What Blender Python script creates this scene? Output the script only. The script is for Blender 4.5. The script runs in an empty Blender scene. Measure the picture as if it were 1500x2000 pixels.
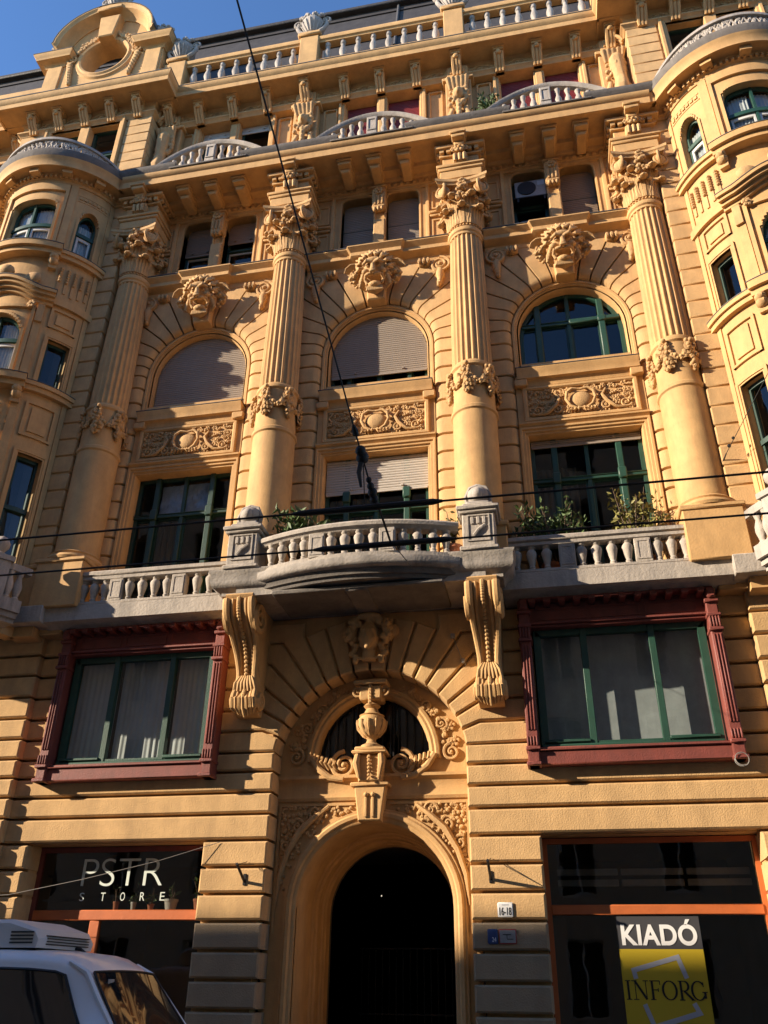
import bpy, bmesh, math, random
from mathutils import Vector, Matrix, Quaternion
from mathutils.geometry import tessellate_polygon

# ------------------------------------------------------------------ camera, sky, sun, exposure
scene = bpy.context.scene
COL = scene.collection
PI = math.pi
R_ = math.radians

CAM_POS = Vector((3.0888, -13.9952, 1.6))
YAW, PITCH, ROLL = -0.2019, 0.5174, 0.0132
_f = Vector((math.sin(YAW) * math.cos(PITCH), math.cos(YAW) * math.cos(PITCH), math.sin(PITCH)))
_r = Vector((math.cos(YAW), -math.sin(YAW), 0))
_u = _r.cross(_f)
_r2 = _r * math.cos(ROLL) + _u * math.sin(ROLL)
_u2 = -_r * math.sin(ROLL) + _u * math.cos(ROLL)
cam_data = bpy.data.cameras.new('camera')
cam_data.sensor_fit = 'VERTICAL'
cam_data.sensor_height = 24.0
cam_data.lens = 1650.0 / 2000.0 * 24.0
cam_data.clip_start = 0.05
cam_data.clip_end = 1000
cam = bpy.data.objects.new('camera', cam_data)
cam.matrix_world = Matrix(((_r2.x, _u2.x, -_f.x, CAM_POS.x), (_r2.y, _u2.y, -_f.y, CAM_POS.y), (_r2.z, _u2.z, -_f.z, CAM_POS.z), (0, 0, 0, 1)))
COL.objects.link(cam)
scene.camera = cam

SUN_TO = Vector((-2.15, -1.0, 0.90)).normalized()      # direction towards the sun
SUN_EL = math.asin(SUN_TO.z)
SUN_ROT = math.atan2(SUN_TO.x, SUN_TO.y)
world = bpy.data.worlds.new('World')
scene.world = world
world.use_nodes = True
wn = world.node_tree
for n in list(wn.nodes):
    wn.nodes.remove(n)
_sky = wn.nodes.new('ShaderNodeTexSky')
_sky.sky_type = 'NISHITA'
_sky.sun_disc = False
_sky.sun_elevation = SUN_EL
_sky.sun_rotation = SUN_ROT
_sky.air_density = 1.0
_sky.dust_density = 0.0
_sky.ozone_density = 6.0
_sky.altitude = 800
_bg = wn.nodes.new('ShaderNodeBackground')
_bg.inputs['Strength'].default_value = 0.15
_wo = wn.nodes.new('ShaderNodeOutputWorld')
wn.links.new(_sky.outputs[0], _bg.inputs[0])
wn.links.new(_bg.outputs[0], _wo.inputs[0])

sun_data = bpy.data.lights.new('sun', 'SUN')
sun_data.energy = 5.0
sun_data.angle = R_(0.53)
sun_data.color = (1.0, 0.84, 0.65)
sun = bpy.data.objects.new('sun', sun_data)
sun.rotation_euler = (-SUN_TO).to_track_quat('-Z', 'Y').to_euler()
sun.location = (-30, -20, 30)
COL.objects.link(sun)

scene.view_settings.view_transform = 'Standard'
scene.view_settings.look = 'None'
scene.view_settings.gamma = 1.0
scene.view_settings.use_curve_mapping = False
scene.view_settings.exposure = 1.02
scene.cycles.max_bounces = 8
scene.cycles.transparent_max_bounces = 12

# ------------------------------------------------------------------ materials
def mat(name, col, rough=0.75, bump=(0, 0), var=0.0, dirt=None, metal=0.0, spec=0.5, var_scale=3.0, bump2=None):
    m = bpy.data.materials.new(name)
    m.use_nodes = True
    nt = m.node_tree
    b = nt.nodes['Principled BSDF']
    b.inputs['Roughness'].default_value = rough
    b.inputs['Metallic'].default_value = metal
    b.inputs['Specular IOR Level'].default_value = spec
    b.inputs['Base Color'].default_value = (*col, 1)
    geo = nt.nodes.new('ShaderNodeNewGeometry')
    last = None
    if var > 0:
        nz = nt.nodes.new('ShaderNodeTexNoise')
        nz.inputs['Scale'].default_value = var_scale
        nz.inputs['Detail'].default_value = 6
        nz.inputs['Roughness'].default_value = 0.65
        nt.links.new(geo.outputs['Position'], nz.inputs['Vector'])
        rp = nt.nodes.new('ShaderNodeValToRGB')
        rp.color_ramp.elements[0].position = 0.3
        rp.color_ramp.elements[1].position = 0.7
        rp.color_ramp.elements[0].color = (*[c * (1 - var) for c in col], 1)
        rp.color_ramp.elements[1].color = (*[min(1, c * (1 + var * 0.6)) for c in col], 1)
        nt.links.new(nz.outputs[0], rp.inputs[0])
        last = rp.outputs[0]
    if dirt:
        dcol, amount, scale = dirt
        nz2 = nt.nodes.new('ShaderNodeTexNoise')
        nz2.inputs['Scale'].default_value = scale
        nz2.inputs['Detail'].default_value = 8
        nz2.inputs['Roughness'].default_value = 0.7
        mp = nt.nodes.new('ShaderNodeMapping')
        mp.inputs['Scale'].default_value = (1, 1, 0.22)
        nt.links.new(geo.outputs['Position'], mp.inputs[0])
        nt.links.new(mp.outputs[0], nz2.inputs['Vector'])
        rp2 = nt.nodes.new('ShaderNodeValToRGB')
        rp2.color_ramp.elements[0].position = 0.44
        rp2.color_ramp.elements[1].position = 0.75
        rp2.color_ramp.elements[0].color = (0, 0, 0, 1)
        rp2.color_ramp.elements[1].color = (amount, amount, amount, 1)
        nt.links.new(nz2.outputs[0], rp2.inputs[0])
        mx = nt.nodes.new('ShaderNodeMix')
        mx.data_type = 'RGBA'
        nt.links.new(rp2.outputs[0], mx.inputs[0])
        if last is None:
            mx.inputs[6].default_value = (*col, 1)
        else:
            nt.links.new(last, mx.inputs[6])
        mx.inputs[7].default_value = (*dcol, 1)
        last = mx.outputs[2]
    if last is not None:
        nt.links.new(last, b.inputs['Base Color'])
    if bump[1] > 0:
        nb = nt.nodes.new('ShaderNodeTexNoise')
        nb.inputs['Scale'].default_value = bump[0]
        nb.inputs['Detail'].default_value = 5
        nt.links.new(geo.outputs['Position'], nb.inputs['Vector'])
        bp = nt.nodes.new('ShaderNodeBump')
        bp.inputs['Strength'].default_value = bump[1]
        bp.inputs['Distance'].default_value = 0.02
        nt.links.new(nb.outputs[0], bp.inputs['Height'])
        nt.links.new(bp.outputs[0], b.inputs['Normal'])
    return m

def glass_mat(name, tint=(0.75, 0.8, 0.82), refl=1.0, rough=0.0):
    m = bpy.data.materials.new(name)
    m.use_nodes = True
    nt = m.node_tree
    nt.nodes.remove(nt.nodes['Principled BSDF'])
    out = nt.nodes['Material Output']
    tr = nt.nodes.new('ShaderNodeBsdfTransparent')
    tr.inputs[0].default_value = (*tint, 1)
    gl = nt.nodes.new('ShaderNodeBsdfGlossy')
    gl.inputs['Roughness'].default_value = rough
    geo = nt.nodes.new('ShaderNodeNewGeometry')
    dt = nt.nodes.new('ShaderNodeVectorMath'); dt.operation = 'DOT_PRODUCT'
    nt.links.new(geo.outputs['Normal'], dt.inputs[0]); nt.links.new(geo.outputs['Incoming'], dt.inputs[1])
    def mnode(op, a, b):
        q = nt.nodes.new('ShaderNodeMath'); q.operation = op
        for k, v in enumerate((a, b)):
            if v is None: continue
            if isinstance(v, (int, float)): q.inputs[k].default_value = v
            else: nt.links.new(v, q.inputs[k])
        return q.outputs[0]
    fz = mnode('ABSOLUTE', dt.outputs['Value'], None)      # Schlick reflectance of a thin pane, the same from both sides
    fz = mnode('POWER', mnode('SUBTRACT', 1.0, fz), 5.0)
    fz = mnode('ADD', mnode('MULTIPLY', fz, 0.92), 0.065)
    nz = nt.nodes.new('ShaderNodeTexNoise')
    nz.inputs['Scale'].default_value = 1.6
    nt.links.new(geo.outputs['Position'], nz.inputs['Vector'])
    bp = nt.nodes.new('ShaderNodeBump')
    bp.inputs['Strength'].default_value = 0.12
    bp.inputs['Distance'].default_value = 0.02
    nt.links.new(nz.outputs[0], bp.inputs['Height'])
    nt.links.new(bp.outputs[0], gl.inputs['Normal'])
    mx = nt.nodes.new('ShaderNodeMixShader')
    nt.links.new(fz, mx.inputs[0])
    nt.links.new(tr.outputs[0], mx.inputs[1])
    nt.links.new(gl.outputs[0], mx.inputs[2])
    nt.links.new(mx.outputs[0], out.inputs[0])
    return m

M = {}
M['stucco'] = mat('ochre_stucco', (0.60, 0.36, 0.145), 0.8, (32, 0.22), 0.15, ((0.36, 0.21, 0.085), 0.7, 2.6))
M['rustic'] = mat('ochre_rustic_stucco', (0.60, 0.378, 0.168), 0.9, (42, 0.42), 0.18, ((0.34, 0.215, 0.10), 0.7, 2.1))
M['relief'] = mat('ochre_relief', (0.59, 0.36, 0.15), 0.8, (40, 0.35), 0.15, ((0.22, 0.125, 0.06), 0.65, 5))
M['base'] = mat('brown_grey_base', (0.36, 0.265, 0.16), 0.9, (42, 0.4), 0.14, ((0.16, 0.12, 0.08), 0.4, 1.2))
M['stone'] = mat('weathered_grey_stone', (0.41, 0.365, 0.315), 0.85, (24, 0.4), 0.15, ((0.12, 0.11, 0.10), 0.85, 2.6))
M['stone_light'] = mat('pale_stone', (0.45, 0.395, 0.33), 0.85, (24, 0.45), 0.2, ((0.17, 0.155, 0.14), 0.75, 3.2))
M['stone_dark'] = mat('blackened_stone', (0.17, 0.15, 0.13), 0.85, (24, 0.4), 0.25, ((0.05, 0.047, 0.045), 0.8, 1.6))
M['flash'] = mat('zinc_flashing', (0.09, 0.085, 0.08), 0.6, (20, 0.1), 0.2)
M['slate'] = mat('dark_roof_slate', (0.045, 0.04, 0.038), 0.7, (14, 0.5), 0.35)
M['red'] = mat('oxblood_paint', (0.21, 0.05, 0.036), 0.6, (40, 0.3), 0.2, ((0.08, 0.03, 0.025), 0.5, 6))
M['green'] = mat('green_paint', (0.016, 0.066, 0.042), 0.5, (40, 0.2), 0.25, ((0.03, 0.06, 0.045), 0.5, 5))
M['greendark'] = mat('dark_green_paint', (0.012, 0.045, 0.03), 0.5, (40, 0.15), 0.15)
M['orange'] = mat('orange_wood', (0.50, 0.13, 0.035), 0.5, (30, 0.15), 0.15)
M['shutter'] = mat('taupe_shutter', (0.31, 0.255, 0.20), 0.6, (10, 0.05), 0.08)
M['shutter_pale'] = mat('pale_shutter', (0.52, 0.47, 0.40), 0.6, (10, 0.05), 0.08)
M['shutter_brown'] = mat('brown_shutter', (0.26, 0.18, 0.12), 0.6, (10, 0.05), 0.08)
M['shutter_red'] = mat('red_shutter', (0.20, 0.02, 0.018), 0.55, (10, 0.05), 0.1)
M['glass'] = glass_mat('window_glass')
M['shopglass'] = glass_mat('shop_glass', (0.55, 0.57, 0.57))
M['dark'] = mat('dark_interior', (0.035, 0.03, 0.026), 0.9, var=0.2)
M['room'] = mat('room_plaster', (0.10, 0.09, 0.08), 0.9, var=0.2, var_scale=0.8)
M['curtain'] = mat('white_curtain', (0.58, 0.57, 0.52), 0.9, (60, 0.2), 0.08)
M['frost'] = mat('greyish_blind', (0.42, 0.43, 0.40), 0.8, (4, 0.1), 0.2, ((0.2, 0.2, 0.19), 0.5, 2))
M['painted_reflection'] = mat('blueish_painted_reflection', (0.34, 0.40, 0.50), 0.25, var=0.3, var_scale=6)  # bluish window reflection put into a surface colour
M['white'] = mat('white_paint', (0.78, 0.78, 0.76), 0.5)
M['whiteframe'] = mat('white_sash', (0.62, 0.61, 0.57), 0.5, var=0.1)
M['iron'] = mat('black_iron', (0.015, 0.014, 0.014), 0.5, metal=0.3)
M['cable'] = mat('black_cable', (0.010, 0.010, 0.010), 0.7)
M['greywire'] = mat('grey_wire', (0.25, 0.23, 0.2), 0.6)
M['leaf'] = mat('green_leaf', (0.07, 0.12, 0.03), 0.6, var=0.5, var_scale=9)
M['leafdry'] = mat('yellow_leaf', (0.22, 0.20, 0.05), 0.6, var=0.4, var_scale=9)
M['twig'] = mat('twig_bark', (0.12, 0.08, 0.05), 0.9)
M['terracotta'] = mat('terracotta', (0.45, 0.16, 0.07), 0.8, (20, 0.2), 0.15)
M['ceramic'] = mat('pale_ceramic', (0.6, 0.58, 0.5), 0.4)
M['van'] = mat('van_white_paint', (0.78, 0.78, 0.79), 0.2, var=0.06, var_scale=1.0)
M['vanplastic'] = mat('unit_white_plastic', (0.60, 0.59, 0.57), 0.45, var=0.06)
M['rubber'] = mat('black_rubber', (0.012, 0.012, 0.012), 0.6)
M['chrome'] = mat('steel', (0.4, 0.4, 0.4), 0.3, metal=1.0)
M['asphalt'] = mat('asphalt', (0.05, 0.05, 0.05), 0.9, (60, 0.6), 0.25)
M['paving'] = mat('paving', (0.20, 0.19, 0.18), 0.9, (30, 0.4), 0.2)
M['opposite'] = mat('grey_render', (0.50, 0.42, 0.31), 0.9, (10, 0.3), 0.15)
M['blue'] = mat('blue_enamel', (0.02, 0.05, 0.16), 0.4)
M['plaquered'] = mat('red_enamel', (0.35, 0.04, 0.03), 0.4)
M['plaquegrey'] = mat('grey_enamel', (0.30, 0.29, 0.28), 0.4, var=0.2, var_scale=20)
M['yellow'] = mat('yellow_print', (0.58, 0.42, 0.02), 0.55)
M['charcoal'] = mat('charcoal_print', (0.055, 0.055, 0.06), 0.5)
M['silver'] = mat('silver_print', (0.45, 0.46, 0.5), 0.5)
M['black'] = mat('black_print', (0.012, 0.011, 0.01), 0.5)
M['letter'] = mat('pale_vinyl', (0.62, 0.70, 0.64), 0.6)
M['tyre'] = M['rubber']

# ------------------------------------------------------------------ mesh builder
class MB:
    def __init__(s):
        s.v = []; s.f = []
    def add(s, vs, fs):
        o = len(s.v)
        s.v += [tuple(p) for p in vs]
        s.f += [tuple(i + o for i in f) for f in fs]
        return s
    def merge(s, other, mtx=None):
        s.add([mtx @ Vector(p) for p in other.v] if mtx else other.v, other.f)
        return s
    def box(s, x0, x1, y0, y1, z0, z1, b=0.0):
        if x0 > x1: x0, x1 = x1, x0
        if y0 > y1: y0, y1 = y1, y0
        if z0 > z1: z0, z1 = z1, z0
        X = (x0, x1); Y = (y0, y1); Z = (z0, z1)
        if b <= 0:
            vs = [(X[i], Y[j], Z[k]) for i in (0, 1) for j in (0, 1) for k in (0, 1)]
            return s.add(vs, [(0, 1, 3, 2), (4, 6, 7, 5), (0, 4, 5, 1), (2, 3, 7, 6), (0, 2, 6, 4), (1, 5, 7, 3)])
        vs = []
        for i in (0, 1):
            for j in (0, 1):
                for k in (0, 1):
                    sx, sy, sz = (b if i == 0 else -b), (b if j == 0 else -b), (b if k == 0 else -b)
                    vs += [(X[i], Y[j] + sy, Z[k] + sz), (X[i] + sx, Y[j], Z[k] + sz), (X[i] + sx, Y[j] + sy, Z[k])]
        c = lambda i, j, k: (i * 4 + j * 2 + k) * 3
        fs = []
        for i in (0, 1): fs.append((c(i, 0, 0), c(i, 1, 0), c(i, 1, 1), c(i, 0, 1)))
        for j in (0, 1): fs.append((c(0, j, 0) + 1, c(1, j, 0) + 1, c(1, j, 1) + 1, c(0, j, 1) + 1))
        for k in (0, 1): fs.append((c(0, 0, k) + 2, c(1, 0, k) + 2, c(1, 1, k) + 2, c(0, 1, k) + 2))
        for j in (0, 1):
            for k in (0, 1): fs.append((c(0, j, k) + 1, c(1, j, k) + 1, c(1, j, k) + 2, c(0, j, k) + 2))
        for i in (0, 1):
            for k in (0, 1): fs.append((c(i, 0, k), c(i, 1, k), c(i, 1, k) + 2, c(i, 0, k) + 2))
        for i in (0, 1):
            for j in (0, 1): fs.append((c(i, j, 0), c(i, j, 1), c(i, j, 1) + 1, c(i, j, 0) + 1))
        for i in (0, 1):
            for j in (0, 1):
                for k in (0, 1): fs.append((c(i, j, k), c(i, j, k) + 1, c(i, j, k) + 2))
        return s.add(vs, fs)
    def prism(s, poly, yf, yb, b=0.0):
        """polygon in xz (any winding), front face at yf (towards the street), back at yb"""
        n = len(poly)
        if area(poly) < 0: poly = poly[::-1]
        rings = []
        if b > 0:
            rings.append([(x, yf, z) for x, z in inset(poly, b)])
            rings.append([(x, yf + b, z) for x, z in poly])
        else:
            rings.append([(x, yf, z) for x, z in poly])
        rings.append([(x, yb, z) for x, z in poly])
        vs = [p for r in rings for p in r]
        fs = []
        for k in range(len(rings) - 1):
            for i in range(n):
                j = (i + 1) % n
                fs.append((k * n + i, k * n + j, (k + 1) * n + j, (k + 1) * n + i))
        tri = tessellate_polygon([[Vector((x, z, 0)) for x, _, z in rings[0]]])
        for t in tri:
            fs.append(tuple(t))
            fs.append(tuple((len(rings) - 1) * n + i for i in t))
        return s.add(vs, fs)
    def plate(s, outer, holes, yf, yb):
        loops = [outer] + holes
        flat = [p for l in loops for p in l]
        tri = tessellate_polygon([[Vector((x, z, 0)) for x, z in l] for l in loops])
        N = len(flat)
        vs = [(x, yf, z) for x, z in flat] + [(x, yb, z) for x, z in flat]
        fs = [tuple(t) for t in tri] + [tuple(i + N for i in t) for t in tri]
        o = 0
        for l in loops:
            n = len(l)
            for i in range(n):
                j = (i + 1) % n
                fs.append((o + i, o + j, o + j + N, o + i + N))
            o += n
        return s.add(vs, fs)
    def mould(s, path, prof, closed=False):
        """horizontal moulding: path of plan points (x,y); outward = right-hand side of travel; prof = (projection, z)"""
        n = len(path); m = len(prof)
        vs = []
        for i in range(n):
            p = Vector(path[i])
            if closed: a = Vector(path[i - 1]); c = Vector(path[(i + 1) % n])
            else: a = Vector(path[max(i - 1, 0)]); c = Vector(path[min(i + 1, n - 1)])
            d1 = (p - a); d2 = (c - p)
            if d1.length < 1e-9: d1 = d2
            if d2.length < 1e-9: d2 = d1
            d1.normalize(); d2.normalize()
            n1 = Vector((d1.y, -d1.x)); n2 = Vector((d2.y, -d2.x))
            mm = n1 + n2
            mm /= max(0.25, mm.dot(n1))
            for (d, z) in prof:
                vs.append((p.x + mm.x * d, p.y + mm.y * d, z))
        fs = []
        for i in range(n if closed else n - 1):
            j = (i + 1) % n
            for k in range(m - 1):
                fs.append((i * m + k, j * m + k, j * m + k + 1, i * m + k + 1))
            fs.append((i * m + m - 1, j * m + m - 1, j * m, i * m))
        if not closed:
            fs.append(tuple(range(m)))
            fs.append(tuple((n - 1) * m + k for k in range(m)))
        return s.add(vs, fs)
    def arch(s, pts, prof, closed=False):
        """sweep in the xz plane; prof = (offset away from the opening, y)"""
        n = len(pts); m = len(prof)
        vs = []
        for i in range(n):
            p = Vector(pts[i])
            if closed: a = Vector(pts[i - 1]); c = Vector(pts[(i + 1) % n])
            else: a = Vector(pts[max(i - 1, 0)]); c = Vector(pts[min(i + 1, n - 1)])
            d1 = p - a; d2 = c - p
            if d1.length < 1e-9: d1 = d2
            if d2.length < 1e-9: d2 = d1
            d1.normalize(); d2.normalize()
            n1 = Vector((-d1.y, d1.x)); n2 = Vector((-d2.y, d2.x))
            mm = n1 + n2
            mm /= max(0.25, mm.dot(n1))
            for (o, y) in prof:
                vs.append((p.x + mm.x * o, y, p.y + mm.y * o))
        fs = []
        for i in range(n if closed else n - 1):
            j = (i + 1) % n
            for k in range(m - 1):
                fs.append((i * m + k, j * m + k, j * m + k + 1, i * m + k + 1))
            fs.append((i * m + m - 1, j * m + m - 1, j * m, i * m))
        if not closed:
            fs.append(tuple(range(m)))
            fs.append(tuple((n - 1) * m + k for k in range(m)))
        return s.add(vs, fs)
    def lathe(s, prof, c=(0, 0, 0), n=16, mod=None):
        vs = []; m = len(prof)
        for i in range(n):
            a = 2 * PI * i / n
            q = mod(a) if mod else 1.0
            for k, (r, z) in enumerate(prof):
                vs.append((c[0] + r * q * math.cos(a), c[1] + r * q * math.sin(a), c[2] + z))
        fs = []
        for i in range(n):
            j = (i + 1) % n
            for k in range(m - 1):
                fs.append((i * m + k, j * m + k, j * m + k + 1, i * m + k + 1))
        fs.append(tuple(i * m for i in range(n)))
        fs.append(tuple(i * m + m - 1 for i in range(n)))
        return s.add(vs, fs)
    def tube(s, pts, r, n=6):
        P = [Vector(p) for p in pts]
        rr = r if isinstance(r, (list, tuple)) else [r] * len(P)
        vs = []
        up = Vector((0.123, 0.31, 0.94)).normalized()
        for i, p in enumerate(P):
            d = (P[min(i + 1, len(P) - 1)] - P[max(i - 1, 0)]).normalized()
            if abs(d.dot(up)) > 0.97: up = Vector((0.9, 0.3, 0.1)).normalized()
            a = d.cross(up).normalized(); b = a.cross(d).normalized()
            up = b
            for k in range(n):
                t = 2 * PI * k / n
                vs.append(p + (a * math.cos(t) + b * math.sin(t)) * rr[i])
        fs = []
        for i in range(len(P) - 1):
            for k in range(n):
                q = (k + 1) % n
                fs.append((i * n + k, i * n + q, (i + 1) * n + q, (i + 1) * n + k))
        fs.append(tuple(range(n)))
        fs.append(tuple((len(P) - 1) * n + k for k in range(n)))
        return s.add(vs, fs)
    def ball(s, c, r, n=8, m=6, rot=None):
        if not isinstance(r, (list, tuple)): r = (r, r, r)
        vs = []
        for j in range(1, m):
            ph = PI * j / m
            for i in range(n):
                a = 2 * PI * i / n
                vs.append(Vector((r[0] * math.sin(ph) * math.cos(a), r[1] * math.sin(ph) * math.sin(a), r[2] * math.cos(ph))))
        vs.append(Vector((0, 0, r[2]))); vs.append(Vector((0, 0, -r[2])))
        if rot: vs = [rot @ v for v in vs]
        c = Vector(c)
        vs = [v + c for v in vs]
        fs = []
        for j in range(m - 2):
            for i in range(n):
                q = (i + 1) % n
                fs.append((j * n + i, j * n + q, (j + 1) * n + q, (j + 1) * n + i))
        T = len(vs) - 2; B = T + 1
        for i in range(n):
            q = (i + 1) % n
            fs.append((T, q, i)); fs.append((B, (m - 2) * n + i, (m - 2) * n + q))
        return s.add(vs, fs)
    def spiral(s, c, R, turns=2.0, dirn=1, start=0.0, th=0.14, y=0.0, n=34, tail=None):
        """volute in the xz plane facing the street"""
        pts = []; rr = []
        if tail:
            for p in tail: pts.append((p[0], c[1] + y, p[1])); rr.append(R * th)
        for i in range(n):
            t = i / (n - 1)
            a = start + dirn * t * turns * 2 * PI
            r = R * (1 - 0.86 * t)
            pts.append((c[0] + r * math.cos(a), c[1] + y - 0.12 * R * t, c[2] + r * math.sin(a)))
            rr.append(R * th * (1 - 0.45 * t))
        s.tube(pts, rr, 6)
        s.ball((c[0], c[1] + y - 0.12 * R, c[2]), R * 0.2, 8, 5)
        return s
    def rosette(s, c, r, petals=6, ph=0.0, nrm=None):
        for i in range(petals):
            a = ph + 2 * PI * i / petals
            s.ball((c[0] + 0.6 * r * math.cos(a), c[1], c[2] + 0.6 * r * math.sin(a)), (r * 0.42, r * 0.3, r * 0.42), 6, 4)
        s.ball((c[0], c[1] - 0.2 * r, c[2]), r * 0.3, 6, 4)
        return s
    def leaf(s, base, up, out, side, h, w, curl, n=6):
        """acanthus-like leaf: grows along up, curls towards out"""
        base, up, out, side = Vector(base), Vector(up), Vector(out), Vector(side)
        vs = []
        for i in range(n + 1):
            t = i / n
            ww = w * (0.65 + 0.5 * math.sin(PI * min(1, t * 1.15))) * (1 if t < 0.85 else 0.75)
            zz = h * (math.sin(t * PI * 0.62) / math.sin(PI * 0.62) if t < 0.9 else (1 - 0.4 * (t - 0.9)))
            oo = curl * (t ** 3) + 0.02
            if t > 0.85: zz -= h * 0.12 * (t - 0.85) / 0.15
            for k, (u, dd) in enumerate(((-1, -0.05), (-0.55, 0.03), (0, 0.07), (0.55, 0.03), (1, -0.05))):
                jag = 1 + (0.18 if i % 2 else -0.1) * (abs(u) == 1)
                vs.append(base + up * zz + out * (oo + dd * w * 1.6) + side * (u * ww * 0.5 * jag))
        fs = []
        for i in range(n):
            for k in range(4):
                fs.append((i * 5 + k, i * 5 + k + 1, (i + 1) * 5 + k + 1, (i + 1) * 5 + k))
        return s.add(vs, fs)

def area(p):
    return 0.5 * sum(p[i][0] * p[(i + 1) % len(p)][1] - p[(i + 1) % len(p)][0] * p[i][1] for i in range(len(p)))

def inset(poly, b):
    n = len(poly); out = []
    for i in range(n):
        a = Vector(poly[i - 1]); p = Vector(poly[i]); c = Vector(poly[(i + 1) % n])
        d1 = (p - a).normalized(); d2 = (c - p).normalized()
        n1 = Vector((-d1.y, d1.x)); n2 = Vector((-d2.y, d2.x))
        mm = n1 + n2
        mm /= max(0.35, mm.dot(n1))
        q = p + mm * b
        out.append((q.x, q.y))
    return out

def mesh_of(mb, m, name='mesh', angle=38):
    me = bpy.data.meshes.new(name)
    me.from_pydata(mb.v, [], mb.f)
    bm = bmesh.new(); bm.from_mesh(me)
    bmesh.ops.recalc_face_normals(bm, faces=bm.faces)
    bm.to_mesh(me); bm.free()
    me.shade_smooth()
    me.set_sharp_from_angle(angle=R_(angle))
    me.materials.append(m)
    return me

def put(name, me, parent=None, loc=(0, 0, 0), rz=0.0, scale=None, rot=None):
    o = bpy.data.objects.new(name, me)
    COL.objects.link(o)
    o.parent = parent
    o.location = loc
    o.rotation_euler = rot if rot else (0, 0, rz)
    if scale: o.scale = scale
    return o

def obj(name, mb, m, parent=None, loc=(0, 0, 0), angle=38, **k):
    return put(name, mesh_of(mb, m, name, angle), parent, loc, **k)

def tag(o, label=None, cat=None, group=None, kind=None):
    if label: o['label'] = label
    if cat: o['category'] = cat
    if group: o['group'] = group
    if kind: o['kind'] = kind
    return o

def thing(name, label, cat, loc=(0, 0, 0), group=None):
    o = bpy.data.objects.new(name, None)
    o.empty_display_size = 0.2
    COL.objects.link(o); o.location = loc
    return tag(o, label, cat, group)

def sculpt(mb, voxel=0.02, smooth=2):
    """fuse overlapping lumps into one continuous carved surface"""
    me = bpy.data.meshes.new('carving_source')
    me.from_pydata(mb.v, [], mb.f)
    bm = bmesh.new(); bm.from_mesh(me)
    bmesh.ops.recalc_face_normals(bm, faces=bm.faces)
    bm.to_mesh(me); bm.free()
    o = bpy.data.objects.new('carving_source', me); COL.objects.link(o)
    r = o.modifiers.new('r', 'REMESH'); r.mode = 'VOXEL'; r.voxel_size = voxel
    if smooth:
        q = o.modifiers.new('s', 'SMOOTH'); q.iterations = smooth; q.factor = 0.5
    dg = bpy.context.evaluated_depsgraph_get()
    res = bpy.data.meshes.new_from_object(o.evaluated_get(dg))
    bpy.data.objects.remove(o); bpy.data.meshes.remove(me)
    res.shade_smooth()
    return res

def ellipse_top(xc, a, zs, b, p=2.0):
    return lambda x: zs + b * max(0.0, 1 - min(1.0, abs((x - xc) / a)) ** p) ** (1.0 / p)

def opening_poly(x0, x1, z0, top, n=18):
    """outline of an opening whose head follows top(x); left-bottom, over, right-bottom"""
    pts = [(x0, z0)]
    xc = (x0 + x1) / 2; a = (x1 - x0) / 2
    for i in range(n + 1):
        x = xc - a * math.cos(PI * i / n)
        pts.append((x, top(x)))
    pts.append((x1, z0))
    out = [pts[0]]
    for p in pts[1:]:
        if abs(p[0] - out[-1][0]) + abs(p[1] - out[-1][1]) > 1e-5: out.append(p)
    return out

def rect(x0, x1, z0, z1):
    return [(x0, z0), (x0, z1), (x1, z1), (x1, z0)]

def catmull(P, n=6):
    out = []
    for i in range(len(P) - 1):
        p0 = P[max(i - 1, 0)]; p1 = P[i]; p2 = P[i + 1]; p3 = P[min(i + 2, len(P) - 1)]
        for k in range(n):
            t = k / n
            out.append(tuple(0.5 * (2 * b + (c - a) * t + (2 * a - 5 * b + 4 * c - d) * t * t + (3 * b - a - 3 * c + d) * t ** 3) for a, b, c, d in zip(p0, p1, p2, p3)))
    out.append(tuple(P[-1]))
    return out

# ------------------------------------------------------------------ ground
mb = MB(); mb.box(-300, 300, -300, -2.9, -0.4, 0.0)
tag(obj('street', mb, M['asphalt']), 'grey asphalt street along the ochre facade', 'street', kind='structure')
mb = MB(); mb.box(-60, 60, -2.9, 0.6, -0.4, 0.13, 0.02)
tag(obj('pavement', mb, M['paving']), 'grey pavement in front of the ochre facade', 'pavement', kind='structure')
mb = MB(); mb.box(-60, 60, -16.2, -13.3, -0.4, 0.13, 0.02)
tag(obj('pavement', mb, M['paving']), 'grey pavement on the viewer\'s side of the street', 'pavement', kind='structure')

# ------------------------------------------------------------------ the ochre apartment building
BLD = thing('apartment_building', 'ochre ornate apartment building with columns, bow windows and grey balconies', 'building')
BAYS = (-4.2, 0.0, 4.2)
COLX = (-6.07, -2.09, 2.09, 6.07)
ZC = [0.12, 0.52, 0.93, 1.34, 1.74, 2.14, 2.55, 2.95, 3.35, 3.76, 4.17, 4.52, 4.86, 5.19, 5.55, 5.93, 6.33, 6.75, 7.15, 7.55]
PX, PY = 6.43, -0.55            # pavilion corner and its front plane
BCX, BR = 8.4, 1.5              # bow centre and radius

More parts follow.
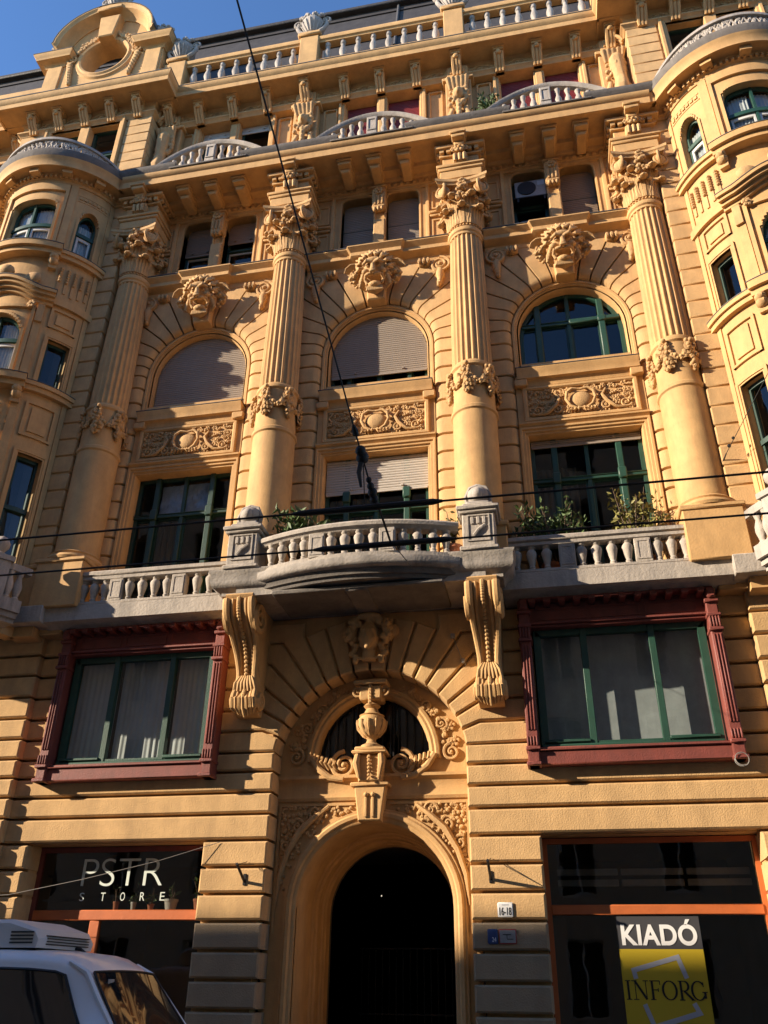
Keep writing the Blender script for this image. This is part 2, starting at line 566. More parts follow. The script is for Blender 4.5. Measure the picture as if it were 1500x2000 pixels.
arch_top = lambda c, a, zs, b: ellipse_top(c, a, zs, b)
holes = [opening_poly(-1.8, 1.8, 0.0, ellipse_top(0, 1.8, 4.97, 1.75))]
for s in (-1, 1):
    holes.append(rect(*sorted((s * 2.74, s * 5.99)), 0.4, 3.77))
    holes.append(rect(*sorted((s * 2.86, s * 5.76)), 5.0, 7.35))
for c in BAYS:
    holes.append(rect(c - 1.1, c + 1.1, 8.0, 11.26))
    holes.append(opening_poly(c - 1.12, c + 1.12, 13.05, ellipse_top(c, 1.12, 13.95, 1.18)))
    for q in (-1, 1):
        x0, x1 = sorted((c + q * 0.16, c + q * 0.97))
        holes.append(opening_poly(x0, x1, 17.3, ellipse_top((x0 + x1) / 2, 0.405, 18.62, 0.33, 4.0)))
        x0, x1 = sorted((c + q * 0.13, c + q * 1.0))
        holes.append(rect(x0, x1, 20.2, 22.8))
mb = MB()
mb.plate([(-6.6, -0.3), (6.6, -0.3), (6.6, 23.4), (-6.6, 23.4)], [h for h in holes], 0.2, 0.5)
WALL = obj('wall', mb, M['stucco'], BLD)
# inside: floors, back wall, cross walls
mb = MB()
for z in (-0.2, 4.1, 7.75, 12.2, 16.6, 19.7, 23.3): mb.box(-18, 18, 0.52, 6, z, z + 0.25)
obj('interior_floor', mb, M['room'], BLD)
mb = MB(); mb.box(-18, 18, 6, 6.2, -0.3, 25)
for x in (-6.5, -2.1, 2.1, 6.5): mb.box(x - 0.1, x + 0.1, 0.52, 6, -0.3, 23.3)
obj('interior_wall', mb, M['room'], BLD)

# ---- banded rustication of the two lower storeys
GAP = 0.024
def band(parent, x0, x1, z0, z1, yf=0.0, yb=0.45, m=None, b=0.028):
    if x0 > x1: x0, x1 = x1, x0
    mbb = MB(); mbb.prism([(x0, z0 + GAP), (x1, z0 + GAP), (x1, z1 - GAP), (x0, z1 - GAP)], yf, yb, b)
    return obj('stone', mbb, m or M['rustic'], parent)
random.seed(4)
for i in range(len(ZC) - 1):
    z0, z1 = ZC[i], ZC[i + 1]
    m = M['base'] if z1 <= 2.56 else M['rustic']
    for s in (-1, 1):
        j = lambda: random.uniform(-0.004, 0.004)
        inner = 1.65
        if z1 <= 3.77:
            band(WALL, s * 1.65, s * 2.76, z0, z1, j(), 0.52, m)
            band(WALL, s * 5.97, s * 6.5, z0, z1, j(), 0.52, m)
        elif z1 <= 4.9:
            zz1 = min(z1, 4.86)
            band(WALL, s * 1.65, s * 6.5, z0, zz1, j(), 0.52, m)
        elif z1 <= 5.2:
            band(WALL, s * 1.65, s * 2.7, z0, z1, j(), 0.52, m)
            band(WALL, s * 5.9, s * 6.5, z0, z1, j(), 0.52, m)
        else:
            band(WALL, s * 5.9, s * 6.5, z0, z1, j(), 0.52, m)
        # pavilion foot, a little proud
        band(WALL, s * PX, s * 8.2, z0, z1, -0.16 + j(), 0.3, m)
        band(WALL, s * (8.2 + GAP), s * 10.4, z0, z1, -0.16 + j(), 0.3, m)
# voussoirs of the portal with cranked joints
TH = [7.5, 17, 26, 35, 44, 53, 62, 71, 80]
LZ = [5.19, 5.55, 5.93, 6.33, 6.75, 7.15]
def arc_pt(t): return (1.65 * math.cos(R_(t)), 4.97 + 1.56 * math.sin(R_(t)))
def knee(k):
    t = TH[k]
    if k == 0: return (1.66, 5.19)
    if k < 6:
        z = LZ[k]; return ((z - 4.97) / math.tan(R_(t)), z)
    return (2.6 * math.cos(R_(t)), 4.97 + 2.6 * math.sin(R_(t)))
for s in (-1, 1):
    for k in range(9):
        t0 = TH[k]; t1 = TH[k + 1] if k < 8 else 90.0
        inner = [arc_pt(t0 + (t1 - t0) * q / 3) for q in range(4)]
        poly = list(inner)
        if k + 1 <= 8: poly.append(knee(k + 1))
        else: poly.append((0.0, 7.53))
        if k + 1 < 6: poly += [(2.7, LZ[k + 1]), (2.7, LZ[k])]
        elif k == 5: poly += [(1.22, 7.55), (2.7, 7.55), (2.7, 7.15)]
        if k > 0: poly.append(knee(k))
        else: poly = [p for p in poly]
        if k == 0: poly = inner + [knee(1), (2.7, LZ[1]), (2.7, 5.19)]
        poly = [(s * x, z) for x, z in poly]
        if area(poly) < 0: poly = poly[::-1]
        poly = inset(poly, 0.021)
        mbb = MB(); mbb.prism(poly, random.uniform(-0.004, 0.004), 0.45, 0.026)
        obj('voussoir', mbb, M['rustic'], WALL)
mb = MB()
mb.prism([(-2.7, 5.3), (-2.7, 7.62), (2.7, 7.62), (2.7, 5.3)] + [(1.8 * math.cos(R_(t)), 4.97 + 1.75 * math.sin(R_(t))) for t in range(11, 170, 6)], 0.09, 0.2)
obj('wall_panel', mb, M['stucco'], WALL)

# ---- window maker
def window(name, parent, x0, x1, z0, top, y, mull=(), trans=(), m=None, pane=None, bar=0.06, sash=None, depth=0.07, tmull=None):
    mbw = MB()
    out = opening_poly(x0, x1, z0, top)
    mbw.arch(out, [(-bar, y), (-bar, y + depth), (0.01, y + depth), (0.01, y)], closed=True)
    for x in mull:
        zt = min(top(x - 0.03), top(x + 0.03))
        mbw.box(x - bar * 0.5, x + bar * 0.5, y - 0.012, y + depth, z0, zt, 0.008)
    for z in trans:
        xs = [x0 + (x1 - x0) * i / 60 for i in range(61)]
        ok = [x for x in xs if top(x) >= z]
        if ok:
            mbw.box(ok[0], ok[-1], y - 0.03, y + depth + 0.003, z - bar * 0.55, z + bar * 0.55, 0.012)
            mbw.box(ok[0], ok[-1], y - 0.05, y, z + bar * 0.3, z + bar * 0.55, 0.008)
    o = obj(name, mbw, m, parent)
    xs = [x0] + list(mull) + [x1]; zs = [z0] + list(trans) + [99]
    for i in range(len(xs) - 1):
        for j in range(len(zs) - 1):
            a, b = xs[i] + bar * 0.4, xs[i + 1] - bar * 0.4
            za, zb = zs[j] + bar * 0.4, zs[j + 1] - bar * 0.4
            n = 8
            tops = [(b + (a - b) * q / n) for q in range(n + 1)]
            tp = [(x, min(zb, top(x) - bar * 0.4)) for x in tops]
            tp = [p for p in tp if p[1] > za + 0.02]
            if len(tp) < 2: continue
            poly = [(a, za), (b, za)] + tp
            if sash and j == 0:
                ms = MB(); ms.arch([(a + 0.005, za + 0.005), (a + 0.005, min(zb, min(top(a), top(b))) - 0.01), (b - 0.005, min(zb, min(top(a), top(b))) - 0.01), (b - 0.005, za + 0.005)],
                                   [(-0.045, y + 0.035), (-0.045, y + 0.08), (0, y + 0.08), (0, y + 0.035)], closed=True)
                obj('sash', ms, sash, o)
            mp = MB(); mp.add([(x, y + 0.055, z) for x, z in poly], [tuple(range(len(poly)))])
            obj('pane', mp, pane or M['glass'], o)
    return o

def shutter(parent, x0, x1, zb, top, y, m, pitch=0.06, name='roller_shutter'):
    mbs = MB(); z = zb
    xc = (x0 + x1) / 2
    ztop = max(top(x0 + (x1 - x0) * i / 20) for i in range(21))
    def ext(zz):
        xs = [x0 + (x1 - x0) * i / 80 for i in range(81)]
        ok = [x for x in xs if top(x) >= zz]
        return (ok[0], ok[-1]) if ok else None
    while z < ztop - 0.01:
        z2 = min(z + pitch, ztop - 0.005)
        e0 = ext(z); e1 = ext(z2)
        if not e0 or not e1: break
        zm = z2 - 0.012
        mbs.add([(e0[0], y, z), (e0[1], y, z), (e0[1], y - 0.007, (z + zm) / 2), (e0[0], y - 0.007, (z + zm) / 2), (e1[1], y, zm), (e1[0], y, zm), (e1[1], y + 0.012, zm), (e1[0], y + 0.012, zm), (e1[1], y + 0.012, z2), (e1[0], y + 0.012, z2), (e0[0], y + 0.012, z), (e0[1], y + 0.012, z)],
                [(0, 1, 2, 3), (3, 2, 4, 5), (5, 4, 6, 7), (7, 6, 8, 9), (0, 10, 11, 1)])
        z = z2
    mbs.box(x0 + 0.01, x1 - 0.01, y - 0.014, y + 0.016, zb - 0.04, zb, 0.005)
    for q in (0.25, 0.75):
        mbs.box(x0 + (x1 - x0) * q - 0.02, x0 + (x1 - x0) * q + 0.02, y - 0.04, y, zb + 0.06, zb + 0.1)
    return obj(name, mbs, m, parent, angle=20)

def curtain(parent, x0, x1, z0, z1, y, m, waves=9, amp=0.03, seed=0):
    rnd = random.Random(seed); mc = MB(); n = 60
    vs = []
    ph = rnd.uniform(0, 6)
    for i in range(n + 1):
        t = i / n; x = x0 + (x1 - x0) * t
        yy = y + amp * math.sin(t * waves * 2 * PI + ph) + amp * 0.5 * math.sin(t * waves * 4.7 + ph * 2)
        vs += [(x, yy, z0), (x + 0.01 * math.sin(7 * t), yy * 1.0 + 0.0, (z0 + z1) / 2), (x, y + (yy - y) * 0.7, z1)]
    fs = []
    for i in range(n):
        for k in (0, 1): fs.append((i * 3 + k, i * 3 + 3 + k, i * 3 + 4 + k, i * 3 + 1 + k))
    mc.add(vs, fs)
    return obj('curtain', mc, m, parent, angle=80)

flat = lambda z: (lambda x: z)

# ---- shop windows
for s in (-1, 1):
    x0, x1 = sorted((s * 2.76, s * 5.97))
    zt = 3.745
    mbw = MB()
    y = 0.47
    zb0, zb1 = (2.60, 2.76) if s < 0 else (2.66, 2.80)
    mbw.arch([(x0, 0.5), (x0, zt), (x1, zt), (x1, 0.5)], [(-0.07, y), (-0.07, y + 0.08), (0.01, y + 0.08), (0.01, y)], closed=True)
    sw = obj('shop_window', mbw, M['red'] if s < 0 else M['orange'], WALL)  # left frame takes the dark red to paint in the shade on it
    mp = MB(); mp.box(x0 + 0.07, x1 - 0.07, y - 0.02, y + 0.09, zb0, zb1, 0.012); obj('transom', mp, M['orange'], sw)
    if s < 0: mp = MB(); mp.box(-4.82, -4.64, y - 0.01, y + 0.08, 0.5, zb0, 0.012); obj('mullion', mp, M['orange'], sw)
    sw['label'] = 'shop window with pale lettering and potted plants' if s < 0 else 'shop window with a yellow poster'
    xs = [x0 + 0.07, -4.73, x1 - 0.07] if s < 0 else [x0 + 0.07, x1 - 0.07]
    for a, b in zip(xs[:-1], xs[1:]):
        mp = MB(); mp.add([(a, y + 0.04, 0.55), (b, y + 0.04, 0.55), (b, y + 0.04, zb0), (a, y + 0.04, zb0)], [(0, 1, 2, 3)])
        obj('pane', mp, M['shopglass'], sw)
    mp = MB(); mp.add([(x0 + 0.07, y + 0.04, zb1), (x1 - 0.07, y + 0.04, zb1), (x1 - 0.07, y + 0.04, zt - 0.07), (x0 + 0.07, y + 0.04, zt - 0.07)], [(0, 1, 2, 3)])
    obj('pane', mp, M['shopglass'], sw)
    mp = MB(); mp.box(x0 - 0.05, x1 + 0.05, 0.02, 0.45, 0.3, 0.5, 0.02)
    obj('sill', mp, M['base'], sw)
    if s > 0:   # dark louvre strips behind the upper pane
        mp = MB()
        for zz in (3.16, 3.32):
            for q in range(3): mp.box(2.95 + q * 1.0, 3.9 + q * 1.0, 1.0, 1.05, zz - 0.05, zz + 0.05, 0.01)
        obj('ceiling_light_strip', mp, M['frost'], sw)

# ---- oxblood window bays of the mezzanine
for s in (-1, 1):
    xi, xo = 2.66, 5.94
    mbw = MB()
    def bx(a, b, *r, m=mbw, s=s): m.box(s * a, s * b, *r)
    bx(xi + 0.1, xo - 0.1, -0.12, 0.3, 7.16, 7.56, 0.015)            # frieze
    bx(xi + 0.06, xo - 0.06, -0.17, 0.0, 7.07, 7.12, 0.012)
    bx(xi + 0.06, xo - 0.06, -0.21, 0.0, 7.12, 7.17, 0.012)
    bx(xi + 0.04, xo - 0.04, -0.30, 0.0, 7.53, 7.62, 0.012)
    rw = obj('window_surround', mbw, M['red'], WALL)
    mp = MB(); mp.box(s * (xi + 0.02), s * (xo - 0.02), -0.2, 0.3, 4.76, 4.98, 0.02); mp.box(s * xi, s * xo, -0.24, 0.1, 4.98, 5.03, 0.012); obj('sill_board', mp, M['red'], rw)
    for a in (xi, xo - 0.19):
        mp = MB()
        mp.box(s * a, s * (a + 0.19), -0.26, 0.25, 4.74, 7.56, 0.02)
        for q in range(3): mp.box(s * (a + 0.03 + q * 0.05), s * (a + 0.055 + q * 0.05), -0.285, -0.25, 5.3, 6.75, 0.008)
        for z in (4.74, 4.98, 6.80, 7.05, 7.3): mp.box(s * (a - 0.02), s * (a + 0.21), -0.31, 0.1, z, z + 0.06, 0.012)
        for q in range(4): mp.box(s * (a + 0.005 + q * 0.047), s * (a + 0.035 + q * 0.047), -0.31, -0.25, 6.86, 7.05, 0.01); mp.box(s * (a + 0.005 + q * 0.047), s * (a + 0.035 + q * 0.047), -0.31, -0.25, 5.04, 5.2, 0.01)
        mp.box(s * (a + 0.02), s * (a + 0.17), -0.36, -0.2, 7.36, 7.55, 0.03)
        obj('pilaster', mp, M['red'], rw)
    n = 12
    for q in range(n):
        x = xi + 0.25 + (xo - xi - 0.5) * q / (n - 1)
        mp = MB(); mp.box(s * x - 0.055, s * x + 0.055, -0.40, -0.1, 7.45, 7.535, 0.012)
        for t in (-0.04, 0, 0.04): mp.box(s * x + t - 0.012, s * x + t + 0.012, -0.412, -0.38, 7.46, 7.5)
        obj('dentil', mp, M['red'], rw)
    for q in range(3):
        a = xi + 0.3 + q * 0.92
        mp = MB(); mp.arch([(s * a, 7.22), (s * a, 7.44), (s * (a + 0.84), 7.44), (s * (a + 0.84), 7.22)][::s], [(-0.03, -0.135), (-0.03, -0.11), (0, -0.11), (0, -0.135)], closed=True)
        obj('frieze_panel', mp, M['red'], rw)
    x0, x1 = sorted((s * 2.9, s * 5.70))
    mu = sorted((s * 3.72, s * 4.84))
    gw = window('casement_window', rw, x0, x1, 5.04, flat(7.07), -0.04, mu, (), M['green'], M['glass'], bar=0.11, depth=0.1)
    mp = MB(); mp.box(x0, x1, -0.1, 0.02, 5.02, 5.1, 0.012)
    xs = [x0] + mu + [x1]
    for q in (0, 2): mp.box(xs[q] + 0.05, xs[q + 1] - 0.05, -0.085, 0.02, 5.13, 5.18, 0.01)
    obj('weather_bar', mp, M['green'], rw)
    if s < 0:
        for q in range(3): curtain(rw, xs[q] + 0.03, xs[q + 1] - 0.03, 5.08, 7.05, 0.22, M['curtain'], 7 + 4 * (q == 1), 0.009, q)
    else:
        mp = MB(); mp.box(x0, x1, 0.28, 0.3, 5.05, 7.06)
        obj('blind', mp, M['frost'], rw)

# ---- portal
mb = MB()
tym = opening_poly(-1.0, 1.0, 5.08, ellipse_top(0, 1.0, 5.12, 1.08))
DX, DA, DB, DZ = 0.05, 1.28, 1.28, 2.78
outer = opening_poly(-1.75, 1.75, -0.2, ellipse_top(0, 1.75, 4.97, 1.7))
dop = opening_poly(DX - DA, DX + DA, 0.0, ellipse_top(DX, DA, DZ, DB))
mb.plate(outer, [tym, dop], 0.45, 0.62)
PORT = obj('portal', mb, M['stucco'], BLD)
mb = MB()
pts = opening_poly(DX - DA, DX + DA, 0.0, ellipse_top(DX, DA, DZ, DB), 28)
mb.arch(pts, [(0.0, 0.60), (0.0, 0.42), (0.03, 0.40), (0.06, 0.40), (0.09, 0.365), (0.14, 0.36), (0.17, 0.39), (0.20, 0.39), (0.22, 0.46)])
obj('architrave', mb, M['stucco'], PORT)
# deep reveal towards the gate
mb = MB()
vs = []
ringdef = [(0.0, 0.5), (0.02, 0.62), (0.02, 1.36), (0.05, 1.38), (0.06, 1.46), (0.09, 1.48), (0.09, 1.72), (0.12, 1.74), (0.13, 1.82), (0.15, 1.84), (0.15, 2.1)]
rings = [[(x, y, z) for x, z in opening_poly(DX - DA + q, DX + DA - q, 0.0, ellipse_top(DX, DA - q, DZ, DB - q), 28)] for q, y in ringdef]
n = min(len(r) for r in rings)
for r in rings: vs += r[:n]
fs = [(k * n + i, k * n + i + 1, (k + 1) * n + i + 1, (k + 1) * n + i) for k in range(len(rings) - 1) for i in range(n - 1)]
mb.add(vs, fs)
obj('reveal', mb, M['stucco'], PORT)
mb = MB(); mb.plate([(-3, -0.2), (3, -0.2), (3, 4.4), (-3, 4.4)], [opening_poly(DX - DA + 0.15, DX + DA - 0.15, 0.0, ellipse_top(DX, DA - 0.15, DZ, DB - 0.15))], 2.1, 2.2)
obj('inner_wall', mb, M['room'], PORT)
mb = MB(); mb.box(-2, 2, 6.0, 6.05, -0.2, 4.4); mb.box(-2.1, -2, 2.2, 6, -0.2, 4.4); mb.box(2, 2.1, 2.2, 6, -0.2, 4.4); mb.box(-2, 2, 2.2, 6, 4.3, 4.4)
obj('passage_wall', mb, M['opposite'], PORT)
gate = MB()
for i in range(15):
    x = -0.95 + i * 0.135
    gate.tube([(x, 4.2, 0.1), (x, 4.2, 2.35)], 0.009, 5)
for z in (0.2, 1.25, 2.35): gate.box(-1.0, 1.0, 4.18, 4.22, z - 0.015, z + 0.015)
obj('iron_gate', gate, M['iron'], PORT)
lamp = MB(); lamp.ball((-0.34, 3.0, 3.18), 0.012, 10, 8)
lm = bpy.data.materials.new('lamp_glow'); lm.use_nodes = True
lm.node_tree.nodes['Principled BSDF'].inputs['Emission Color'].default_value = (1, 0.9, 0.7, 1)
lm.node_tree.nodes['Principled BSDF'].inputs['Emission Strength'].default_value = 0.6
tag(obj('ceiling_lamp', lamp, lm), 'tiny lit lamp hanging in the dark entrance passage', 'lamp')
# transom band, panels
mb = MB()
mb.mould([(-1.66, 0.45), (1.66, 0.45)], [(0, 4.42), (0.03, 4.42), (0.05, 4.47), (0.03, 4.5), (0.03, 4.72), (0.06, 4.76), (0.1, 4.78), (0.1, 4.83), (0, 4.85)])
obj('transom_band', mb, M['stucco'], PORT)
for s in (-1, 1):
    P0 = [(s * 0.24, 4.38), (s * 1.6, 4.38), (s * 1.6, 2.2)]
    arcp = [(s * 1.55 * math.cos(R_(t)), 2.78 + 1.4 * math.sin(R_(t))) for t in range(0, 80, 8)]
    mb = MB(); mb.arch([(s * 0.3, 4.38), (s * 1.62, 4.38), (s * 1.62, 2.4)][::(1 if s > 0 else -1)], [(-0.04, 0.42), (-0.04, 0.46), (0.0, 0.46), (0.0, 0.42)])
    obj('panel_frame', mb, M['stucco'], PORT)
    rnd = random.Random(7); mb = MB()
    for q in range(420):                                   # grapes, kept outside the arch
        x = rnd.uniform(0.35, 1.57); z = rnd.uniform(3.0, 4.34)
        e = ((x - s * DX) / 1.52) ** 2 + ((z - 2.78) / 1.52) ** 2
        if e < 1.0 : continue
        mb.ball((s * x, 0.44, z), rnd.uniform(0.024, 0.038), 6, 5)
    for (cx, cz, r, t0) in ((0.98, 4.24, 0.13, 0), (1.46, 3.72, 0.12, 1), (1.27, 4.02, 0.12, 2), (1.54, 3.4, 0.08, 0.5)):
        mb.spiral((s * cx, 0.42, cz), r, 1.4, s, t0, 0.22)
    mb.tube([(s * 0.75, 0.42, 4.33), (s * 1.0, 0.4, 4.14), (s * 1.22, 0.4, 3.95), (s * 1.42, 0.4, 3.62), (s * 1.54, 0.42, 3.25), (s * 1.58, 0.43, 2.8)], [0.03, 0.05, 0.06, 0.05, 0.045, 0.02], 6)
    obj('grape_relief', mb, M['relief'], PORT)
# lunette
mb = MB()
pts = opening_poly(-1.0, 1.0, 5.08, ellipse_top(0, 1.0, 5.12, 1.08), 26)
mb.arch(pts, [(-0.02, 0.6), (-0.02, 0.45), (0.0, 0.41), (0.04, 0.39), (0.08, 0.40), (0.11, 0.37), (0.16, 0.38), (0.18, 0.46)])
obj('lunette_moulding', mb, M['stucco'], PORT)
window('lunette_window', PORT, -1.0, 1.0, 5.08, ellipse_top(0, 1.0, 5.12, 1.08), 0.58, (-0.33, 0.33), (), M['iron'], M['glass'], 0.04)
mb = MB()
for i in range(13):
    x = -0.84 + i * 0.14
    mb.tube([(x, 0.56, 5.1), (x, 0.56, 5.12 + 1.02 * math.sqrt(max(0, 1 - x * x)))], 0.01, 4)
obj('lunette_grille', mb, M['iron'], PORT)
for s in (-1, 1):
    mb = MB()
    mb.spiral((s * 0.5, 0.40, 5.0), 0.24, 1.9, -s, R_(90) , 0.17)
    mb.tube([(s * 0.5, 0.38, 4.76), (s * 0.75, 0.38, 4.80), (s * 0.95, 0.38, 4.95), (s * 1.08, 0.39, 5.15)], [0.05, 0.055, 0.06, 0.06], 8)
    for q in range(5): mb.tube([(s * (0.62 + q * 0.075), 0.42, 4.9 + 0.02 * q), (s * (0.68 + q * 0.075), 0.34, 5.0 + 0.02 * q), (s * (0.66 + q * 0.08), 0.42, 5.1 + 0.02 * q)], 0.03, 6)
    obj('scroll', mb, M['relief'], PORT)
    mb = MB(); rnd = random.Random(3)
    for q in range(26):
        t = R_(12 + 56 * rnd.random()); rr = rnd.uniform(1.27, 1.5)
        x, z = rr * math.cos(t), 5.0 + rr * 0.98 * math.sin(t)
        if rnd.random() < 0.5: mb.rosette((s * x, 0.43, z), rnd.uniform(0.06, 0.10), 5, rnd.random() * 3)
        else: mb.ball((s * x, 0.43, z), rnd.uniform(0.035, 0.06), 6, 5)
    for t, r in ((8, 0.15), (30, 0.12), (48, 0.11), (62, 0.09)):
        mb.spiral((s * 1.38 * math.cos(R_(t)), 0.42, 4.98 + 1.36 * math.sin(R_(t))), r, 1.6, s, t, 0.2)
    obj('foliage_relief', mb, M['relief'], PORT)
# keystone console, pedestal and urn
mb = MB()
mb.prism([(-0.27, 4.62), (0.27, 4.62), (0.19, 4.05), (-0.19, 4.05)], 0.2, 0.5, 0.02)
for x in (-0.06, 0.06): mb.box(x - 0.025, x + 0.025, 0.17, 0.2, 4.1, 4.42, 0.01); mb.ball((x, 0.18, 4.46), 0.04)
mb.box(-0.33, 0.33, 0.16, 0.5, 4.60, 4.66, 0.015)
obj('keystone', mb, M['stucco'], PORT)
mb = MB()
mb.prism([(-0.24, 5.12), (0.24, 5.12), (0.19, 4.66), (-0.19, 4.66)], 0.14, 0.5, 0.03)
for s in (-1, 1): mb.tube([(s * 0.2, 0.12, 5.1), (s * 0.22, 0.08, 4.95), (s * 0.17, 0.12, 4.72)], [0.05, 0.06, 0.03], 8)
for q in range(7): mb.ball((0, 0.10, 5.06 - q * 0.06), 0.036 - q * 0.002, 6, 5)
mb.box(-0.30, 0.30, 0.06, 0.5, 5.12, 5.17, 0.015); mb.box(-0.26, 0.26, 0.1, 0.5, 5.17, 5.24, 0.02)
obj('urn_bracket', mb, M['stucco'], PORT)
mb = MB()
mb.lathe([(0.0, 5.24), (0.18, 5.24), (0.18, 5.28), (0.1, 5.32), (0.075, 5.38), (0.1, 5.42), (0.2, 5.5), (0.255, 5.62), (0.25, 5.72), (0.2, 5.78), (0.22, 5.8), (0.14, 5.84), (0.1, 5.92), (0.15, 5.97), (0.1, 6.02), (0.0, 6.1)], (0, 0.28, 0), 20)
for i in range(12):
    a = 2 * PI * i / 12
    mb.tube([(0.13 * math.cos(a), 0.28 + 0.13 * math.sin(a), 5.44), (0.245 * math.cos(a), 0.28 + 0.245 * math.sin(a), 5.58), (0.262 * math.cos(a), 0.28 + 0.262 * math.sin(a), 5.7)], 0.022, 5)
obj('urn', mb, M['relief'], PORT)
mb = MB()
mb.box(-0.2, 0.2, 0.1, 0.5, 6.05, 6.3, 0.03)
for s in (-1, 1): mb.spiral((s * 0.24, 0.16, 6.22), 0.13, 1.6, s, R_(90), 0.2)
for q in range(6): mb.ball((0, 0.1, 6.28 - q * 0.055), 0.04, 6, 5)
mb.box(-0.3, 0.3, 0.06, 0.5, 6.32, 6.40, 0.02)
obj('crown_console', mb, M['relief'], PORT)
# carved female head over the portal
mb = MB()
mb.ball((0, -0.10, 7.12), (0.19, 0.20, 0.28), 14, 10)
mb.ball((0, -0.22, 7.02), (0.12, 0.11, 0.14), 10, 8)
mb.ball((0, -0.295, 7.10), (0.028, 0.045, 0.06), 8, 6); mb.ball((0, -0.28, 7.17), (0.02, 0.03, 0.07), 8, 6)
for s in (-1, 1):
    mb.ball((s * 0.075, -0.265, 7.21), (0.065, 0.03, 0.022), 8, 6)
    mb.ball((s * 0.075, -0.25, 7.165), (0.035, 0.03, 0.02), 8, 6)
    mb.ball((s * 0.10, -0.22, 7.06), (0.06, 0.06, 0.08), 8, 6)
mb.ball((0, -0.292, 7.005), (0.05, 0.03, 0.016), 8, 5); mb.ball((0, -0.285, 6.975), (0.04, 0.03, 0.016), 8, 5)
mb.ball((0, -0.24, 6.90), (0.06, 0.06, 0.05), 8, 6)
mb.tube([(0, -0.05, 6.95), (0, -0.06, 6.7)], [0.11, 0.14], 10)
rnd = random.Random(12)
for q in range(70):
    a = rnd.uniform(-0.35, PI + 0.35); rr = rnd.uniform(0.22, 0.36)
    mb.ball((rr * 1.15 * math.cos(a), rnd.uniform(-0.2, 0.02), 7.18 + rr * math.sin(a) * 1.05), rnd.uniform(0.045, 0.075), 6, 5)
for s in (-1, 1):
    for q in range(7): mb.ball((s * (0.26 + 0.05 * math.sin(q * 2)), -0.1, 7.1 - q * 0.07), 0.06, 6, 5)
    mb.ball((s * 0.42, -0.02, 7.25), (0.12, 0.08, 0.14), 8, 6)
for q in range(9): mb.ball((-0.2 + q * 0.05, -0.14, 6.74 - 0.05 * math.sin(q * PI / 8)), 0.03, 6, 5)
mb.ball((0, -0.15, 7.5), (0.24, 0.12, 0.07), 10, 6)
me = sculpt(mb, 0.016, 1); me.materials.append(M['relief'])
put('mask', me, PORT)

# ------------------------------------------------------------------ columns (giant order)
col = MB()
# lower smooth drum
col.lathe([(0.0, 9.12), (0.44, 9.12), (0.445, 9.2), (0.44, 9.3), (0.44, 11.52), (0.47, 11.55), (0.47, 11.62), (0.43, 11.66), (0.425, 12.6), (0.46, 12.64), (0.46, 12.70), (0.42, 12.74), (0.41, 12.78)], (0, 0, 0), 36)
def flute(a):
    t = (a / (2 * PI) * 22) % 1.0
    if t < 0.2: return 1.0
    return 1.0 - 0.095 * math.sin(PI * (t - 0.2) / 0.8) ** 0.7
col.lathe([(0.39, 12.74), (0.41, 12.78), (0.415, 12.86), (0.405, 14.0), (0.385, 15.4), (0.365, 16.38), (0.36, 16.44), (0.33, 16.46)], (0, 0, 0), 22 * 8, flute)
col.lathe([(0.30, 16.40), (0.37, 16.44), (0.37, 16.50), (0.40, 16.53), (0.41, 16.58), (0.40, 16.63), (0.36, 16.66), (0.36, 16.76), (0.30, 16.78)], (0, 0, 0), 32)
for i in range(32):
    a = 2 * PI * i / 32
    col.ball((0.375 * math.cos(a), 0.375 * math.sin(a), 16.7), 0.025, 5, 4)
COLM = mesh_of(col, M['stucco'], 'column', 30)
cb = MB()
cb.lathe([(0.0, 8.92), (0.56, 8.92), (0.58, 8.97), (0.56, 9.02), (0.5, 9.04), (0.49, 9.07), (0.51, 9.1), (0.47, 9.14), (0.40, 9.15)], (0, 0, 0), 36)
CBM = mesh_of(cb, M['stucco'], 'base')
pd = MB()
pd.box(-0.50, 0.50, -0.5, 0.4, 7.9, 8.93, 0.02)
pd.box(-0.54, 0.54, -0.54, 0.4, 8.84, 8.93, 0.02)
PDM = mesh_of(pd, M['stucco'], 'pedestal')
ga = MB(); rnd = random.Random(5)
def gp(a, z, r=0.46): return (r * math.sin(a), -r * math.cos(a), z)
for k in range(-2, 3):
    a0 = R_(-12 + k * 62)
    for q in range(54):                                   # hanging bunches
        t = q / 54
        ga.ball(gp(a0 + rnd.uniform(-0.16, 0.16) * (1 - 0.6 * t), 12.62 - 0.72 * t, 0.46 + 0.06 * rnd.random()), rnd.uniform(0.03, 0.055), 6, 5)
    for q in range(5):
        aa = a0 + rnd.uniform(-0.3, 0.3)
        ga.leaf(gp(aa, 12.55 - 0.1 * q, 0.46), (0, 0, -1), (math.sin(aa), -math.cos(aa), 0), (math.cos(aa), math.sin(aa), 0), 0.22, 0.14, 0.08, 4)
    for q in range(40):                                   # swags
        t = q / 39; aa = a0 + R_(62) * t
        zz = 12.5 - 0.30 * math.sin(PI * t) - 0.02
        ga.ball(gp(aa, zz + rnd.uniform(-0.05, 0.05), 0.44 + 0.04 * rnd.random()), rnd.uniform(0.025, 0.045), 6, 5)
GAM = mesh_of(ga, M['relief'], 'garland', 60)
